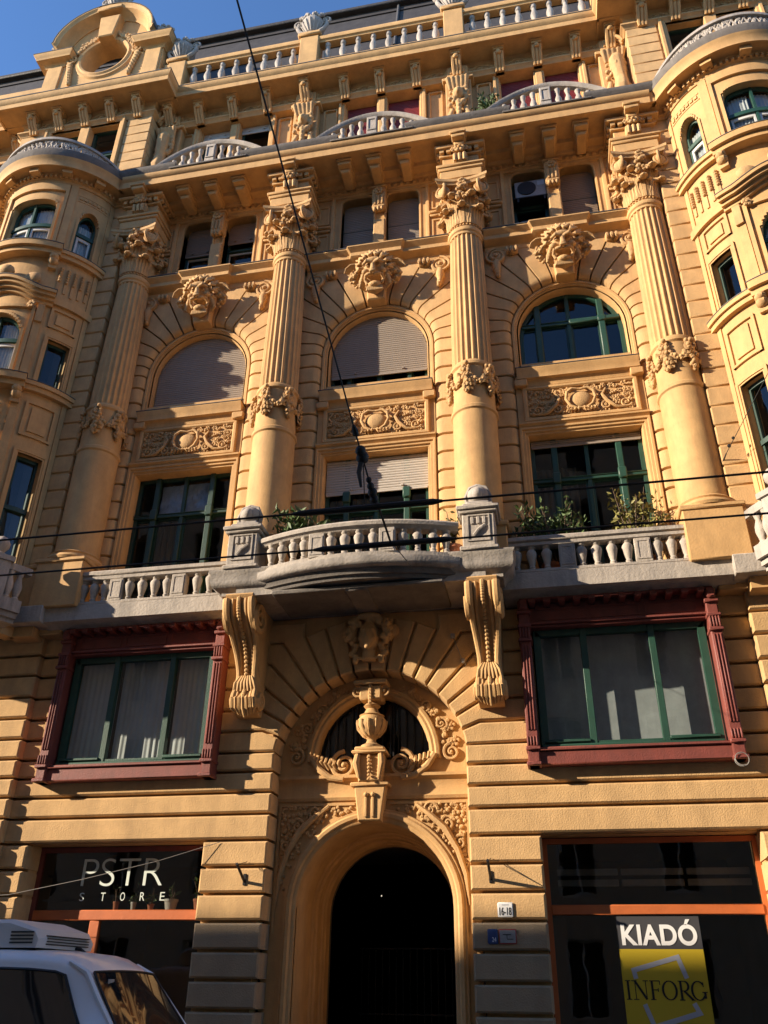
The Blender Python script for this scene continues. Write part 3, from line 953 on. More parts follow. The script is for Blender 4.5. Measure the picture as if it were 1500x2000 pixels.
# composite capital
cp = MB()
cp.lathe([(0.0, 16.74), (0.33, 16.74), (0.34, 17.2), (0.37, 17.7), (0.44, 17.95), (0.0, 17.95)], (0, 0, 0), 24)
for row, (nl, z, h, w, r, curl, off) in enumerate(((8, 16.74, 0.50, 0.30, 0.35, 0.20, 0.0), (8, 16.74, 0.86, 0.32, 0.35, 0.24, 0.5), (8, 17.1, 0.72, 0.22, 0.36, 0.20, 0.0))):
    for i in range(nl):
        a = 2 * PI * (i + off) / nl
        o = Vector((math.sin(a), -math.cos(a), 0)); sdv = Vector((math.cos(a), math.sin(a), 0))
        for lobe in (-1.0, -0.5, 0.0, 0.5, 1.0):             # five fingers of the leaf, each a tapering ridge
            hh = h * (1 - 0.16 * abs(lobe))
            pts = []; rad = []
            for k in range(6):
                tt = k / 5
                out_ = 0.02 + curl * tt ** 2.6 - 0.03 * abs(lobe)
                up_ = hh * math.sin(tt * PI * 0.60) / math.sin(PI * 0.60) if tt < 0.95 else hh * 0.93
                spread = lobe * w * 0.42 * (0.75 + 0.45 * math.sin(PI * tt))
                pts.append(o * (r + out_) + sdv * spread + Vector((0, 0, z + up_))); rad.append(w * (0.13 + 0.07 * math.sin(PI * tt)) * (0.7 if k == 5 else 1))
            cp.tube(pts, rad, 5)
        cp.ball(o * (r + curl * 1.02) + Vector((0, 0, z + h * 0.88)), (w * 0.32, w * 0.32, 0.05), 7, 5)
vo = MB(); vo.spiral((0, 0, 0), 0.19, 2.0, 1, R_(90), 0.2); vo.ball((0, 0, 0), (0.15, 0.06, 0.15), 10, 6)
for sx, sy in ((-1, -1), (1, -1), (-1, 1), (1, 1)):
    for tw in (0.5, -0.5):
        ang = math.atan2(sy, sx) + PI / 2 + tw
        cp.merge(vo, Matrix.Translation((sx * 0.43 + 0.0, sy * 0.43, 17.78)) @ Matrix.Rotation(ang, 4, 'Z') @ Matrix.Diagonal((1 if tw > 0 else -1, 1, 1, 1)))
rnd = random.Random(9)
for k in range(4):
    a = k * PI / 2
    for q in range(22):
        t = rnd.random()
        cp.ball(((0.50 + rnd.uniform(-0.02, 0.05)) * math.sin(a) + rnd.uniform(-0.12, 0.12) * math.cos(a), -(0.50 + rnd.uniform(-0.02, 0.05)) * math.cos(a) + rnd.uniform(-0.12, 0.12) * math.sin(a), 17.35 + 0.75 * t), rnd.uniform(0.04, 0.07), 6, 5)
ab = []
for k in range(4):
    for t in range(7):
        u = -1 + 2 * t / 6
        q = 0.60 - 0.11 * (1 - u * u)
        x, y = (u * 0.60, -q) if k == 0 else (q, u * 0.60) if k == 1 else (-u * 0.60, q) if k == 2 else (-q, -u * 0.60)
        ab.append((x, y))
ab2 = [ab[0]]
for p in ab[1:]:
    if (Vector(p) - Vector(ab2[-1])).length > 1e-4: ab2.append(p)
if (Vector(ab2[0]) - Vector(ab2[-1])).length < 1e-4: ab2.pop()
na = len(ab2)
ring = [(0.92, 17.94), (0.94, 18.0), (1.0, 18.02), (1.0, 18.1)]
cp.add([(x * q, y * q, z) for q, z in ring for x, y in ab2], [(k * na + i, k * na + (i + 1) % na, (k + 1) * na + (i + 1) % na, (k + 1) * na + i) for k in range(3) for i in range(na)] + [tuple(range(na)), tuple(3 * na + i for i in range(na))])
CPM = mesh_of(cp, M['relief'], 'capital', 50)
# entablature block above each capital
eb = MB()
eb.box(-0.47, 0.47, -0.42, 0.5, 18.1, 18.2, 0.015)
eb.box(-0.49, 0.49, -0.45, 0.5, 18.2, 18.46, 0.015)
eb.box(-0.53, 0.53, -0.49, 0.5, 18.46, 18.55, 0.02)
eb.box(-0.57, 0.57, -0.53, 0.5, 18.55, 18.63, 0.02)
eb.box(-0.43, 0.43, -0.38, 0.5, 18.63, 19.0, 0.015)
eb.box(-0.50, 0.50, -0.45, 0.5, 19.0, 19.06, 0.015)
for q in range(6): eb.box(-0.48 + q * 0.165, -0.375 + q * 0.165, -0.52, -0.3, 19.06, 19.17, 0.008)
for q in range(4):
    for s in (-1, 1): eb.box(s * 0.44, s * 0.56, -0.43 + q * 0.15, -0.34 + q * 0.15, 19.06, 19.17, 0.008)
eb.box(-0.60, 0.60, -0.58, 0.5, 19.17, 19.26, 0.02)
EBM = mesh_of(eb, M['stucco'], 'entablature_block')
ec = MB()
ec.box(-0.17, 0.17, -0.52, -0.3, 18.66, 18.98, 0.02)
for q in (-0.11, 0, 0.11): ec.tube([(q, -0.5, 18.95), (q, -0.58, 18.85), (q, -0.54, 18.68)], 0.045, 6)
ec.rosette((0, -0.6, 19.06), 0.14); ec.rosette((-0.13, -0.57, 19.06), 0.09); ec.rosette((0.13, -0.57, 19.06), 0.09)
ECM = mesh_of(ec, M['relief'], 'console', 50)
for i, x in enumerate(COLX):
    c = put('column', COLM, BLD, (x, -0.2, 0))
    put('base', CBM, c); put('pedestal', PDM, c); put('garland', GAM, c, rz=0 if abs(x) < 3 else (-0.35 if x > 0 else 0.35))
    put('capital', CPM, c); e = put('entablature_block', EBM, c); put('console', ECM, c)

# ------------------------------------------------------------------ storeys between the columns
# rounded jamb stones and arch stones of each bay
ROUND = [(0.0, 0.30), (0.0, 0.16), (0.03, 0.08), (0.08, 0.03), (0.17, 0.0)]
jamb_z = [8.0 + 0.43 * i for i in range(15)]
def jamb_mesh(s, z0, z1):
    mbj = MB(); prof = [(1.26 + o, y) for o, y in ROUND] + [(1.9, 0.0), (1.9, 0.30)]
    n = len(prof); g = 0.02
    zz = [(z0 + g, 0.014), (z0 + g + 0.014, 0), (z1 - g - 0.014, 0), (z1 - g, 0.014)]
    vs = []
    for z, ins in zz:
        for k, (x, y) in enumerate(prof):
            yy = y + (ins if k < n - 1 and y < 0.29 else 0); xx = x + (ins if k < 4 else 0)
            vs.append((s * xx, yy, z))
    fs = [(k * n + i, k * n + (i + 1) % n, (k + 1) * n + (i + 1) % n, (k + 1) * n + i) for k in range(3) for i in range(n)]
    fs += [tuple(range(n)), tuple(3 * n + i for i in range(n))]
    mbj.add(vs, fs)
    return mesh_of(mbj, M['rustic'], 'stone')
JM = {s: jamb_mesh(s, 0, 0.43) for s in (-1, 1)}
def voussoir_mesh(t0, t1, s):
    """arch stone between two angles (degrees from horizontal); ellipse 1.26 x 1.31 about (0,13.95)"""
    mbv = MB(); n = 5; cols = []
    def outer(t):
        c, sn = math.cos(t), math.sin(t)
        k = min(1.9 / max(c, 1e-6), 2.42 / max(sn, 1e-6))
        return (k * c, 13.95 + k * sn)
    for i in range(n + 1):
        t = R_(t0 + (t1 - t0) * i / n)
        g = 0.0
        colp = []
        for o, y in ROUND:
            colp.append(((1.26 + o) * math.cos(t), y, 13.95 + (1.31 + o) * math.sin(t)))
        ox, oz = outer(t)
        colp.append((ox, 0.0, oz)); colp.append((ox, 0.3, oz))
        cols.append(colp)
    # narrow the stone a little on both sides for the joint
    m = len(cols[0])
    def shift(colp, t, d):
        tx, tz = -math.sin(t), math.cos(t)
        return [(x + tx * d, y, z + tz * d) for x, y, z in colp]
    cols[0] = shift(cols[0], R_(t0), 0.02); cols[-1] = shift(cols[-1], R_(t1), -0.02)
    vs = [(s * x, y, z) for c in cols for x, y, z in c]
    fs = [(i * m + k, (i + 1) * m + k, (i + 1) * m + k + 1, i * m + k + 1) for i in range(n) for k in range(m - 1)]
    fs += [tuple(range(m)), tuple(n * m + k for k in range(m))]
    mbv.add(vs, fs)
    return mesh_of(mbv, M['rustic'], 'voussoir')
VT = [0, 11, 22, 33, 44, 55, 66, 78, 90]
VM = {(k, s): voussoir_mesh(VT[k], VT[k + 1], s) for k in range(8) for s in (-1, 1)}
for c in BAYS:
    for s in (-1, 1):
        for k in range(13):
            put('stone', JM[s], WALL, (c, 0, jamb_z[k]))
        o = put('stone', JM[s], WALL, (c, 0, jamb_z[13])); o.scale = (1, 1, (13.95 - jamb_z[13]) / 0.43)
        for k in range(8): put('voussoir', VM[(k, s)], WALL, (c, 0, 0))
# carvings shared by the bays -------------------------------------------------
# lion mask: broad brow, long muzzle, gaping mouth, curled mane, winged sides
mb = MB()
mb.ball((0, -0.12, 0.13), (0.29, 0.28, 0.34), 16, 12)                 # skull
mb.ball((0, -0.34, 0.33), (0.19, 0.08, 0.09), 12, 8)                  # forehead
mb.tube([(0, -0.40, 0.24), (0, -0.46, 0.12), (0, -0.54, 0.0)], [0.05, 0.058, 0.078], 10)    # nose bridge
mb.ball((0, -0.575, -0.02), (0.09, 0.045, 0.045), 10, 6)              # nose tip
mb.ball((0, -0.36, -0.34), (0.16, 0.15, 0.10), 12, 8)                 # lower jaw
mb.ball((0, -0.34, -0.48), (0.15, 0.10, 0.12), 12, 8)                 # chin tuft
for s in (-1, 1):
    mb.tube([(s * 0.045, -0.43, 0.25), (s * 0.14, -0.44, 0.30), (s * 0.25, -0.35, 0.23)], [0.04, 0.058, 0.04], 8)    # heavy brow
    mb.ball((s * 0.13, -0.375, 0.165), (0.05, 0.035, 0.032), 8, 6)    # eye
    mb.ball((s * 0.21, -0.33, 0.03), (0.095, 0.10, 0.085), 10, 6)     # cheek
    mb.ball((s * 0.095, -0.50, -0.095), (0.105, 0.085, 0.055), 10, 6) # muzzle pads
    mb.tube([(s * 0.19, -0.40, -0.07), (s * 0.225, -0.33, -0.2), (s * 0.17, -0.36, -0.33)], [0.045, 0.04, 0.045], 8)  # drawn lips
rnd = random.Random(21)
for q in range(9):                                                    # beard locks
    u = -1 + q / 4; mb.tube([(u * 0.16, -0.42, -0.40), (u * 0.19, -0.44, -0.5), (u * 0.13, -0.36, -0.62 + 0.06 * abs(u))], [0.03, 0.036, 0.016], 6)
for s in (-1, 1):                                                     # long locks beside the jaw
    for q in range(4): mb.tube([(s * (0.27 + 0.03 * q), -0.28, 0.02 - 0.06 * q), (s * (0.31 + 0.02 * q), -0.30, -0.14 - 0.07 * q), (s * (0.25 + 0.0 * q), -0.24, -0.26 - 0.07 * q)], [0.035, 0.045, 0.022], 6)
for ringn, (r0, r1, yy, nn) in enumerate(((0.29, 0.43, -0.22, 17), (0.34, 0.51, -0.10, 19))):   # mane locks
    for q in range(nn):
        a = R_(-14 + (208.0) * (q + 0.5 * ringn) / nn)
        ca, sa = math.cos(a), math.sin(a); bend = 0.10 * (1 if q % 2 else -1)
        p0 = Vector((r0 * ca, yy - 0.03, 0.12 + r0 * 1.1 * sa)); p2 = Vector((r1 * ca - bend * sa, yy + 0.02, 0.12 + r1 * 1.05 * sa + bend * ca))
        p1 = (p0 + p2) / 2 + Vector((0, -0.07, 0))
        mb.tube([p0, p1, p2, p2 + Vector((bend * 0.5 * ca, 0.03, bend * 0.5 * sa))], [0.034, 0.043, 0.038, 0.02], 6)
for s in (-1, 1):
    for k in range(4):                                                # wing ribs above the fruit
        rr = 0.16 + 0.035 * k
        mb.tube([(s * (0.50 + rr * math.cos(R_(t))), -0.10 - 0.02 * k, 0.06 + rr * math.sin(R_(t)) * 1.1) for t in (140, 105, 70, 40, 10)], [0.02, 0.024, 0.026, 0.024, 0.018], 6)
    for (x, z, r) in ((0.50, 0.02, 0.10), (0.61, -0.05, 0.075), (0.52, -0.16, 0.075), (0.42, -0.24, 0.06), (0.60, -0.16, 0.05), (0.47, -0.31, 0.05)):
        for q in range(6):
            a = q * PI / 3; mb.ball((s * (x + r * 0.62 * math.cos(a)), -0.16, z + r * 0.62 * math.sin(a)), r * 0.36, 6, 5)
        mb.ball((s * x, -0.20, z), r * 0.36, 6, 5)
    mb.ball((s * 0.50, -0.05, -0.03), (0.14, 0.09, 0.24), 8, 6)
lion = sculpt(mb, 0.0125, 1); lion.materials.append(M['relief'])
# cartouche panel: blossoms and leaf scrolls packed round a smooth shield
mb = MB(); rnd = random.Random(33)
for i in range(17):
    for j in range(5):
        x = -0.98 + i * 0.1225 + rnd.uniform(-0.03, 0.03); z = -0.27 + j * 0.135 + rnd.uniform(-0.025, 0.025)
        if (x / 0.33) ** 2 + (z / 0.27) ** 2 < 1.0 or abs(x) > 1.0: continue
        k = rnd.random()
        if k < 0.5: mb.rosette((x, rnd.uniform(-0.02, 0.01), z), rnd.uniform(0.055, 0.078), 5, rnd.random() * 3)
        elif k < 0.75: mb.spiral((x, -0.01, z), rnd.uniform(0.05, 0.07), 1.3, rnd.choice((-1, 1)), rnd.random() * 6, 0.26, n=14)
        else:
            for q in range(5): mb.ball((x + rnd.uniform(-0.045, 0.045), -0.01, z + rnd.uniform(-0.045, 0.045)), rnd.uniform(0.022, 0.034), 6, 4)
for s in (-1, 1):
    mb.spiral((s * 0.86, -0.03, -0.19), 0.11, 1.5, -s, R_(200 if s < 0 else -20), 0.24)
    mb.spiral((s * 0.48, -0.03, -0.21), 0.10, 1.5, s, R_(90), 0.24)
    mb.tube([(s * 0.9, -0.02, -0.30), (s * 0.66, -0.04, -0.28), (s * 0.5, -0.05, -0.12), (s * 0.42, -0.04, 0.05), (s * 0.5, -0.03, 0.2)], [0.02, 0.036, 0.04, 0.034, 0.02], 6)
    mb.tube([(0, -0.05, 0.225), (s * 0.15, -0.06, 0.25), (s * 0.26, -0.07, 0.16), (s * 0.29, -0.07, 0.0), (s * 0.22, -0.07, -0.17), (s * 0.09, -0.06, -0.25), (0, -0.06, -0.23)], [0.022, 0.032, 0.036, 0.032, 0.036, 0.03, 0.022], 8)
    mb.spiral((s * 0.29, -0.07, 0.17), 0.055, 1.2, s, 0, 0.3, n=14); mb.spiral((s * 0.25, -0.07, -0.2), 0.05, 1.2, -s, 0, 0.3, n=14)
    for q in range(4): mb.tube([(s * (0.05 + 0.06 * q), -0.05, -0.20 - 0.0 * q), (s * (0.06 + 0.07 * q), -0.08, -0.26), (s * (0.08 + 0.08 * q), -0.03, -0.31)], [0.02, 0.028, 0.012], 5)
mb.ball((0, 0.02, 0.0), (0.235, 0.10, 0.205), 18, 12)
CARTM = mesh_of(mb, M['relief'], 'cartouche_relief', 60)
# corner volutes by the capitals
mb = MB()
mb.spiral((0, -0.05, 0), 0.24, 2.2, -1, R_(90), 0.16)
mb.ball((0, -0.0, 0), (0.20, 0.08, 0.20), 12, 6)
for q in range(3): mb.ball((-0.33 - q * 0.0, -0.02, 0.12 + 0.0 * q), (0.1, 0.1, 0.13), 8, 6)
mb.box(-0.50, -0.22, -0.1, 0.05, 0.02, 0.22, 0.04)
for q in range(3): mb.ball((-0.26 - 0.1 * q, -0.11, 0.12), (0.045, 0.05, 0.09), 6, 5)
for q in range(6): mb.ball((0.03 * math.sin(q), -0.05, -0.24 - q * 0.075), (0.10 - q * 0.01, 0.07, 0.06), 7, 5)
mb.tube([(0, 0.0, -0.1), (0, -0.05, -0.3), (0.0, -0.04, -0.62)], [0.08, 0.1, 0.04], 8)
VOLM = {1: mesh_of(mb, M['relief'], 'volute', 50)}
mb2 = MB(); mb2.merge(mb, Matrix.Diagonal((-1, 1, 1, 1)))
VOLM[-1] = mesh_of(mb2, M['relief'], 'volute', 50)

for bi, c in enumerate(BAYS):
    # tall rectangular window of the balcony storey
    mb = MB()
    mb.arch([(c - 1.08, 7.96), (c - 1.08, 11.24), (c + 1.08, 11.24), (c + 1.08, 7.96)], [(-0.0, 0.42), (0.0, 0.2), (0.02, 0.13), (0.06, 0.12), (0.07, 0.09), (0.12, 0.085), (0.13, 0.055), (0.17, 0.05), (0.19, 0.09), (0.2, 0.28)])
    mb2 = MB(); mb2.box(c - 1.26, c + 1.26, 0.1, 0.3, 11.46, 12.72)
    mb2.mould([(c - 1.26, 0.1), (c + 1.26, 0.1)], [(0, 11.40), (0.03, 11.42), (0.06, 11.47), (0.08, 11.48), (0.08, 11.52), (0, 11.55)])
    su = obj('window_surround', mb, M['stucco'], BLD)
    obj('panel_back', mb2, M['stucco'], su)
    if bi == 1: win = window('balcony_window', su, c - 1.08, c + 1.08, 7.97, flat(11.24), 0.36, (c - 0.62, c, c + 0.62), (10.0,), M['green'], M['glass'], 0.08, M['green'])
    else: win = window('balcony_window', su, c - 1.08, c + 1.08, 7.97, flat(11.24), 0.36, (c - 0.62, c, c + 0.62), (10.3,), M['green'] if bi == 2 else M['greendark'], M['glass'], 0.08, M['greendark'] if bi == 0 else M['green'])
    mb = MB()
    for q in (-0.62, 0.62):
        mb.box(c + q - 0.06, c + q + 0.06, 0.31, 0.37, 7.97, 11.24, 0.015)
        mb.box(c + q - 0.08, c + q + 0.08, 0.27, 0.37, 10.2, 10.45, 0.02)
    obj('fluted_mullion', mb, M['green'] if bi else M['greendark'], win)
    if bi == 1: shutter(win, c - 1.06, c + 1.06, 10.42, flat(11.22), 0.31, M['shutter_pale'], 0.06)
    if bi == 2: shutter(win, c - 1.06, c + 1.06, 11.08, flat(11.22), 0.31, M['shutter'], 0.05)
    if bi == 0:
        mf = MB(); rf = random.Random(4); nn_ = 24
        vs = [(c - 0.6 + 1.18 * i / nn_, 0.50 + 0.035 * rf.random(), 10.36 + 0.78 * j / 10) for i in range(nn_ + 1) for j in range(11)]
        mf.add(vs, [(i * 11 + j, i * 11 + 11 + j, i * 11 + 12 + j, i * 11 + 1 + j) for i in range(nn_) for j in range(10)])
        obj('reflection_sheet', mf, M['painted_reflection'], win, angle=15)  # added wrinkled sheet, stands in for the blue-white reflection in these panes
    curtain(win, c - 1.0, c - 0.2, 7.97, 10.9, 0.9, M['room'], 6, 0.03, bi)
    # panel with cartouche
    mb = MB()
    mb.arch([(c - 1.08, 11.60), (c - 1.08, 12.36), (c + 1.08, 12.36), (c + 1.08, 11.60)], [(-0.04, 0.1), (-0.04, 0.07), (-0.01, 0.045), (0.04, 0.045), (0.06, 0.07), (0.06, 0.1)], closed=True)
    pn = obj('relief_panel', mb, M['stucco'], BLD)
    put('cartouche_relief', CARTM, pn, (c, 0.09, 11.98))
    # ledge under the arched window
    mb = MB()
    mb.mould([(c - 1.22, 0.1), (c + 1.22, 0.1)], [(0, 12.42), (0.03, 12.43), (0.04, 12.5), (0.07, 12.56), (0.13, 12.58), (0.14, 12.7), (0.19, 12.78), (0.19, 12.81), (-0.2, 12.86)])
    for q in (-1, 1): mb.box(c + q * 1.15 - 0.13, c + q * 1.15 + 0.13, -0.03, 0.1, 12.40, 12.57, 0.02)
    mb.box(c - 1.12, c + 1.12, 0.12, 0.5, 12.84, 13.06)
    lg = obj('window_ledge', mb, M['stucco'], BLD)
    mb = MB(); mb.box(c - 1.24, c + 1.24, -0.10, 0.3, 12.815, 12.83); obj('flashing', mb, M['flash'], lg)
    # arched window
    top = ellipse_top(c, 1.1, 13.95, 1.15)
    mb = MB()
    mb.arch(opening_poly(c - 1.1, c + 1.1, 12.86, top, 30), [(0.0, 0.45), (0.0, 0.24), (0.02, 0.20), (0.05, 0.20), (0.06, 0.16), (0.09, 0.155), (0.10, 0.12), (0.14, 0.115), (0.16, 0.15), (0.17, 0.3)])
    ar = obj('arch_architrave', mb, M['stucco'], BLD)
    win = window('arched_window', ar, c - 1.1, c + 1.1, 13.06, top, 0.40, (c - 0.68, c, c + 0.68) if bi != 2 else (c - 0.68, c - 0.02, c + 0.66), (14.28,), M['green'] if bi == 2 else M['greendark'], M['glass'], 0.085, M['greendark'])
    if bi == 2:
        mb = MB(); mb.box(c + 0.60, c + 0.74, 0.35, 0.41, 13.06, 14.85, 0.02); mb.box(c + 0.58, c + 0.76, 0.32, 0.41, 14.2, 14.36, 0.02); mb.box(c - 0.75, c - 0.61, 0.35, 0.41, 13.06, 14.85, 0.02)
        mb.box(c - 0.02, c + 1.05, 0.33, 0.40, 14.22, 14.34, 0.02)
        obj('fluted_mullion', mb, M['green'], win)
    if bi == 0: shutter(win, c - 1.08, c + 1.08, 13.1, top, 0.34, M['shutter'], 0.058)
    if bi == 1: shutter(win, c - 1.08, c + 1.08, 13.44, top, 0.34, M['shutter'], 0.058)
    # keystone and lion mask
    mb = MB(); mb.prism([(c - 0.27, 16.2), (c + 0.27, 16.2), (c + 0.2, 15.22), (c - 0.2, 15.22)], -0.14, 0.3, 0.03)
    ks = obj('keystone', mb, M['stucco'], BLD)
    put('lion_mask', lion, ks, (c, -0.17, 15.90), rot=(R_(28), 0, 0), scale=(0.94, 0.80, 0.84))
    # hood cornice
    mb = MB()
    mb.mould([(c - 1.70, 0.02), (c - 0.5, 0.02), (c - 0.46, -0.06), (c + 0.46, -0.06), (c + 0.5, 0.02), (c + 1.70, 0.02)], [(-0.2, 16.30), (0.03, 16.30), (0.05, 16.36), (0.05, 16.43), (0.10, 16.47), (0.2, 16.5), (0.22, 16.52), (0.22, 16.62), (0.28, 16.68), (0.32, 16.72), (0.32, 16.75), (-0.2, 16.8)])
    hc = obj('hood_cornice', mb, M['stucco'], BLD)
    mb = MB(); mb.box(c - 1.71, c + 1.71, -0.315, 0.2, 16.757, 16.775); obj('flashing', mb, M['flash'], hc)
    for s in (-1, 1): put('volute', VOLM[s], hc, (c + s * 1.46, 0.0, 16.10))
    # paired windows of the upper storey
    mb = MB()
    mb.box(c - 1.62, c + 1.62, 0.16, 0.3, 16.78, 19.05)
    mb.v = []; mb.f = []
    ho = []
    for q in (-1, 1):
        x0, x1 = sorted((c + q * 0.16, c + q * 0.97))
        ho.append(opening_poly(x0, x1, 17.0, ellipse_top((x0 + x1) / 2, 0.405, 18.62, 0.33, 4.0)))
    mb.plate([(c - 1.62, 16.74), (c + 1.62, 16.74), (c + 1.62, 19.2), (c - 1.62, 19.2)], ho, 0.12, 0.2)
    for h in ho: mb.arch(h, [(0.0, 0.42), (0.0, 0.15), (0.015, 0.10), (0.05, 0.095), (0.06, 0.13)])
    mb.arch([(c - 1.16, 17.0), (c - 1.16, 19.0), (c + 1.16, 19.0), (c + 1.16, 17.0)], [(-0.03, 0.13), (-0.02, 0.08), (0.02, 0.06), (0.06, 0.06), (0.08, 0.13)])
    for s in (-1, 1):
        mb.arch(rect(*sorted((c + s * 1.30, c + s * 1.54)), 17.0, 17.75), [(-0.03, 0.13), (-0.02, 0.09), (0.02, 0.09), (0.03, 0.13)], closed=True)
        mb.box(*sorted((c + s * 1.22, c + s * 1.62)), 0.0, 0.2, 17.92, 17.99, 0.02); mb.box(*sorted((c + s * 1.24, c + s * 1.62)), 0.05, 0.2, 17.85, 17.92, 0.02)
        mb.arch(rect(*sorted((c + s * 1.30, c + s * 1.54)), 18.15, 18.75), [(-0.03, 0.13), (-0.02, 0.09), (0.02, 0.09), (0.03, 0.13)], closed=True)
    pw = obj('paired_window_surround', mb, M['stucco'], BLD)
    mb = MB()
    mb.box(c - 0.15, c + 0.15, 0.02, 0.2, 16.95, 18.0, 0.03)
    mb.box(c - 0.17, c + 0.17, -0.08, 0.2, 18.3, 19.0, 0.03)
    for q in (-0.09, 0, 0.09): mb.box(c + q - 0.025, c + q + 0.025, -0.11, 0.0, 18.38, 18.7, 0.012); mb.ball((c + q, -0.06, 18.24), (0.05, 0.07, 0.07), 8, 6)
    mb.rosette((c, -0.1, 18.85), 0.13); mb.box(c - 0.2, c + 0.2, -0.1, 0.2, 19.0, 19.06, 0.015)
    obj('mullion_console', mb, M['relief'], pw)
    for qi, q in enumerate((-1, 1)):
        x0, x1 = sorted((c + q * 0.16, c + q * 0.97))
        tp = ellipse_top((x0 + x1) / 2, 0.405, 18.62, 0.33, 4.0)
        w2 = window('sash_window', pw, x0, x1, 17.0, tp, 0.40, (), (18.0,), M['greendark'], M['glass'], 0.06, M['whiteframe'] if bi == 0 else M['greendark'])
        if bi == 1: shutter(w2, x0, x1, 17.05, tp, 0.36, M['shutter'], 0.06)
        if bi == 0: shutter(w2, x0, x1, 18.25 if qi else 18.0, tp, 0.36, M['shutter_brown'], 0.06)
        if bi == 2 and qi == 1: shutter(w2, x0, x1, 17.05, tp, 0.36, M['shutter_brown'], 0.06)

# ------------------------------------------------------------------ main cornice
def stepped(y0, y1, hw):
    p = [(-6.55, y0)]
    for x in COLX: p += [(x - hw, y0), (x - hw, y1), (x + hw, y1), (x + hw, y0)]
    return p + [(6.55, y0)]
mb = MB()
mb.mould([(-6.5, 0.12), (6.5, 0.12)], [(-0.2, 18.98), (0.04, 19.0), (0.06, 19.05), (0.10, 19.06), (0.10, 19.18), (0.18, 19.2), (0.22, 19.28), (-0.2, 19.3)])
mb.mould([(-6.5, 0.0), (6.5, 0.0)], [(-0.3, 19.26), (0.3, 19.27), (0.34, 19.36), (0.88, 19.37), (0.88, 19.34), (0.96, 19.34), (0.98, 19.52), (1.03, 19.56), (1.06, 19.62), (1.06, 19.66), (-0.3, 19.7)])
CORN = obj('main_cornice', mb, M['stucco'], BLD)
dn = MB(); dn.box(-0.042, 0.042, -0.14, 0.05, 19.08, 19.17, 0.006); DNM = mesh_of(dn, M['stucco'], 'dentil')
md = MB()
md.box(-0.16, 0.16, -0.70, -0.0, 19.2, 19.3, 0.015); md.box(-0.19, 0.19, -0.74, 0.0, 19.3, 19.37, 0.015)
md.prism([(-0.13, 19.2), (0.13, 19.2), (0.10, 19.08), (-0.10, 19.08)], -0.55, 0.0, 0.02)
MDM = mesh_of(md, M['stucco'], 'modillion')
for c in BAYS:
    for x in (-0.74, 0, 0.74): put('modillion', MDM, CORN, (c + x, -0.05, 0))
    for q in range(18): put('dentil', DNM, CORN, (c - 1.36 + q * 0.16, 0.12, 0))
for x in COLX: put('modillion', MDM, CORN, (x, -0.30, 0.02))
for a, b in ((-6.5, -5.2), (-3.2, -0.98), (0.98, 3.2), (5.2, 6.5)):
    mb = MB(); mb.mould([(a, 0.0), (a, -0.98), (b, -0.98), (b, 0)], [(-0.1, 19.60), (0.05, 19.62), (0.08, 19.68), (0.13, 19.74), (0.15, 19.80), (0.15, 19.84), (-0.1, 19.88)])
    mb.box(a + 0.02, b - 0.02, -1.0, 0.2, 19.62, 19.86)
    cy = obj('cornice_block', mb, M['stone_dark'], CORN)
for c in BAYS:
    mb = MB(); mb.box(c - 1.03, c + 1.03, -1.10, 0.1, 19.667, 19.72, 0.01)
    bl = obj('balconet', mb, M['stone_dark'], BLD)
    # low curved parapet with balusters
    arcp = [(c + 1.5 * t, 19.80 + 0.70 * (1 - t * t)) for t in [i / 12 - 1 for i in range(25)]]
    mb = MB(); mb.arch(arcp, [(-0.06, -0.9), (-0.07, -1.02), (-0.02, -1.06), (0.03, -1.07), (0.05, -1.02), (0.06, -0.9)])
    obj('rail', mb, M['stone_light'], bl)
    mb = MB(); mb.box(c - 0.13, c + 0.13, -1.03, -0.9, 19.72, 20.44, 0.015); mb.arch(rect(c - 0.08, c + 0.08, 19.95, 20.32), [(0.0, -1.05), (0.0, -1.0), (0.03, -1.0), (0.03, -1.05)], closed=True)
    obj('post', mb, M['stone_light'], bl)
    for x in (-0.98, -0.75, -0.52, -0.29, 0.29, 0.52, 0.75, 0.98):
        h = 0.63 - 0.70 * (x / 1.5) ** 2
        mbb = MB(); mbb.lathe([(0.06, 0), (0.075, 0.02), (0.06, 0.05), (0.045, 0.1), (0.09, 0.32), (0.085, 0.4), (0.045, 0.62), (0.04, 0.75), (0.06, 0.85), (0.07, 0.95), (0.07, 1.0)], (0, 0, 0), 10)
        o = obj('baluster', mbb, M['stone_light'], bl, (c + x, -0.96, 19.72)); o.scale = (1, 1, h)

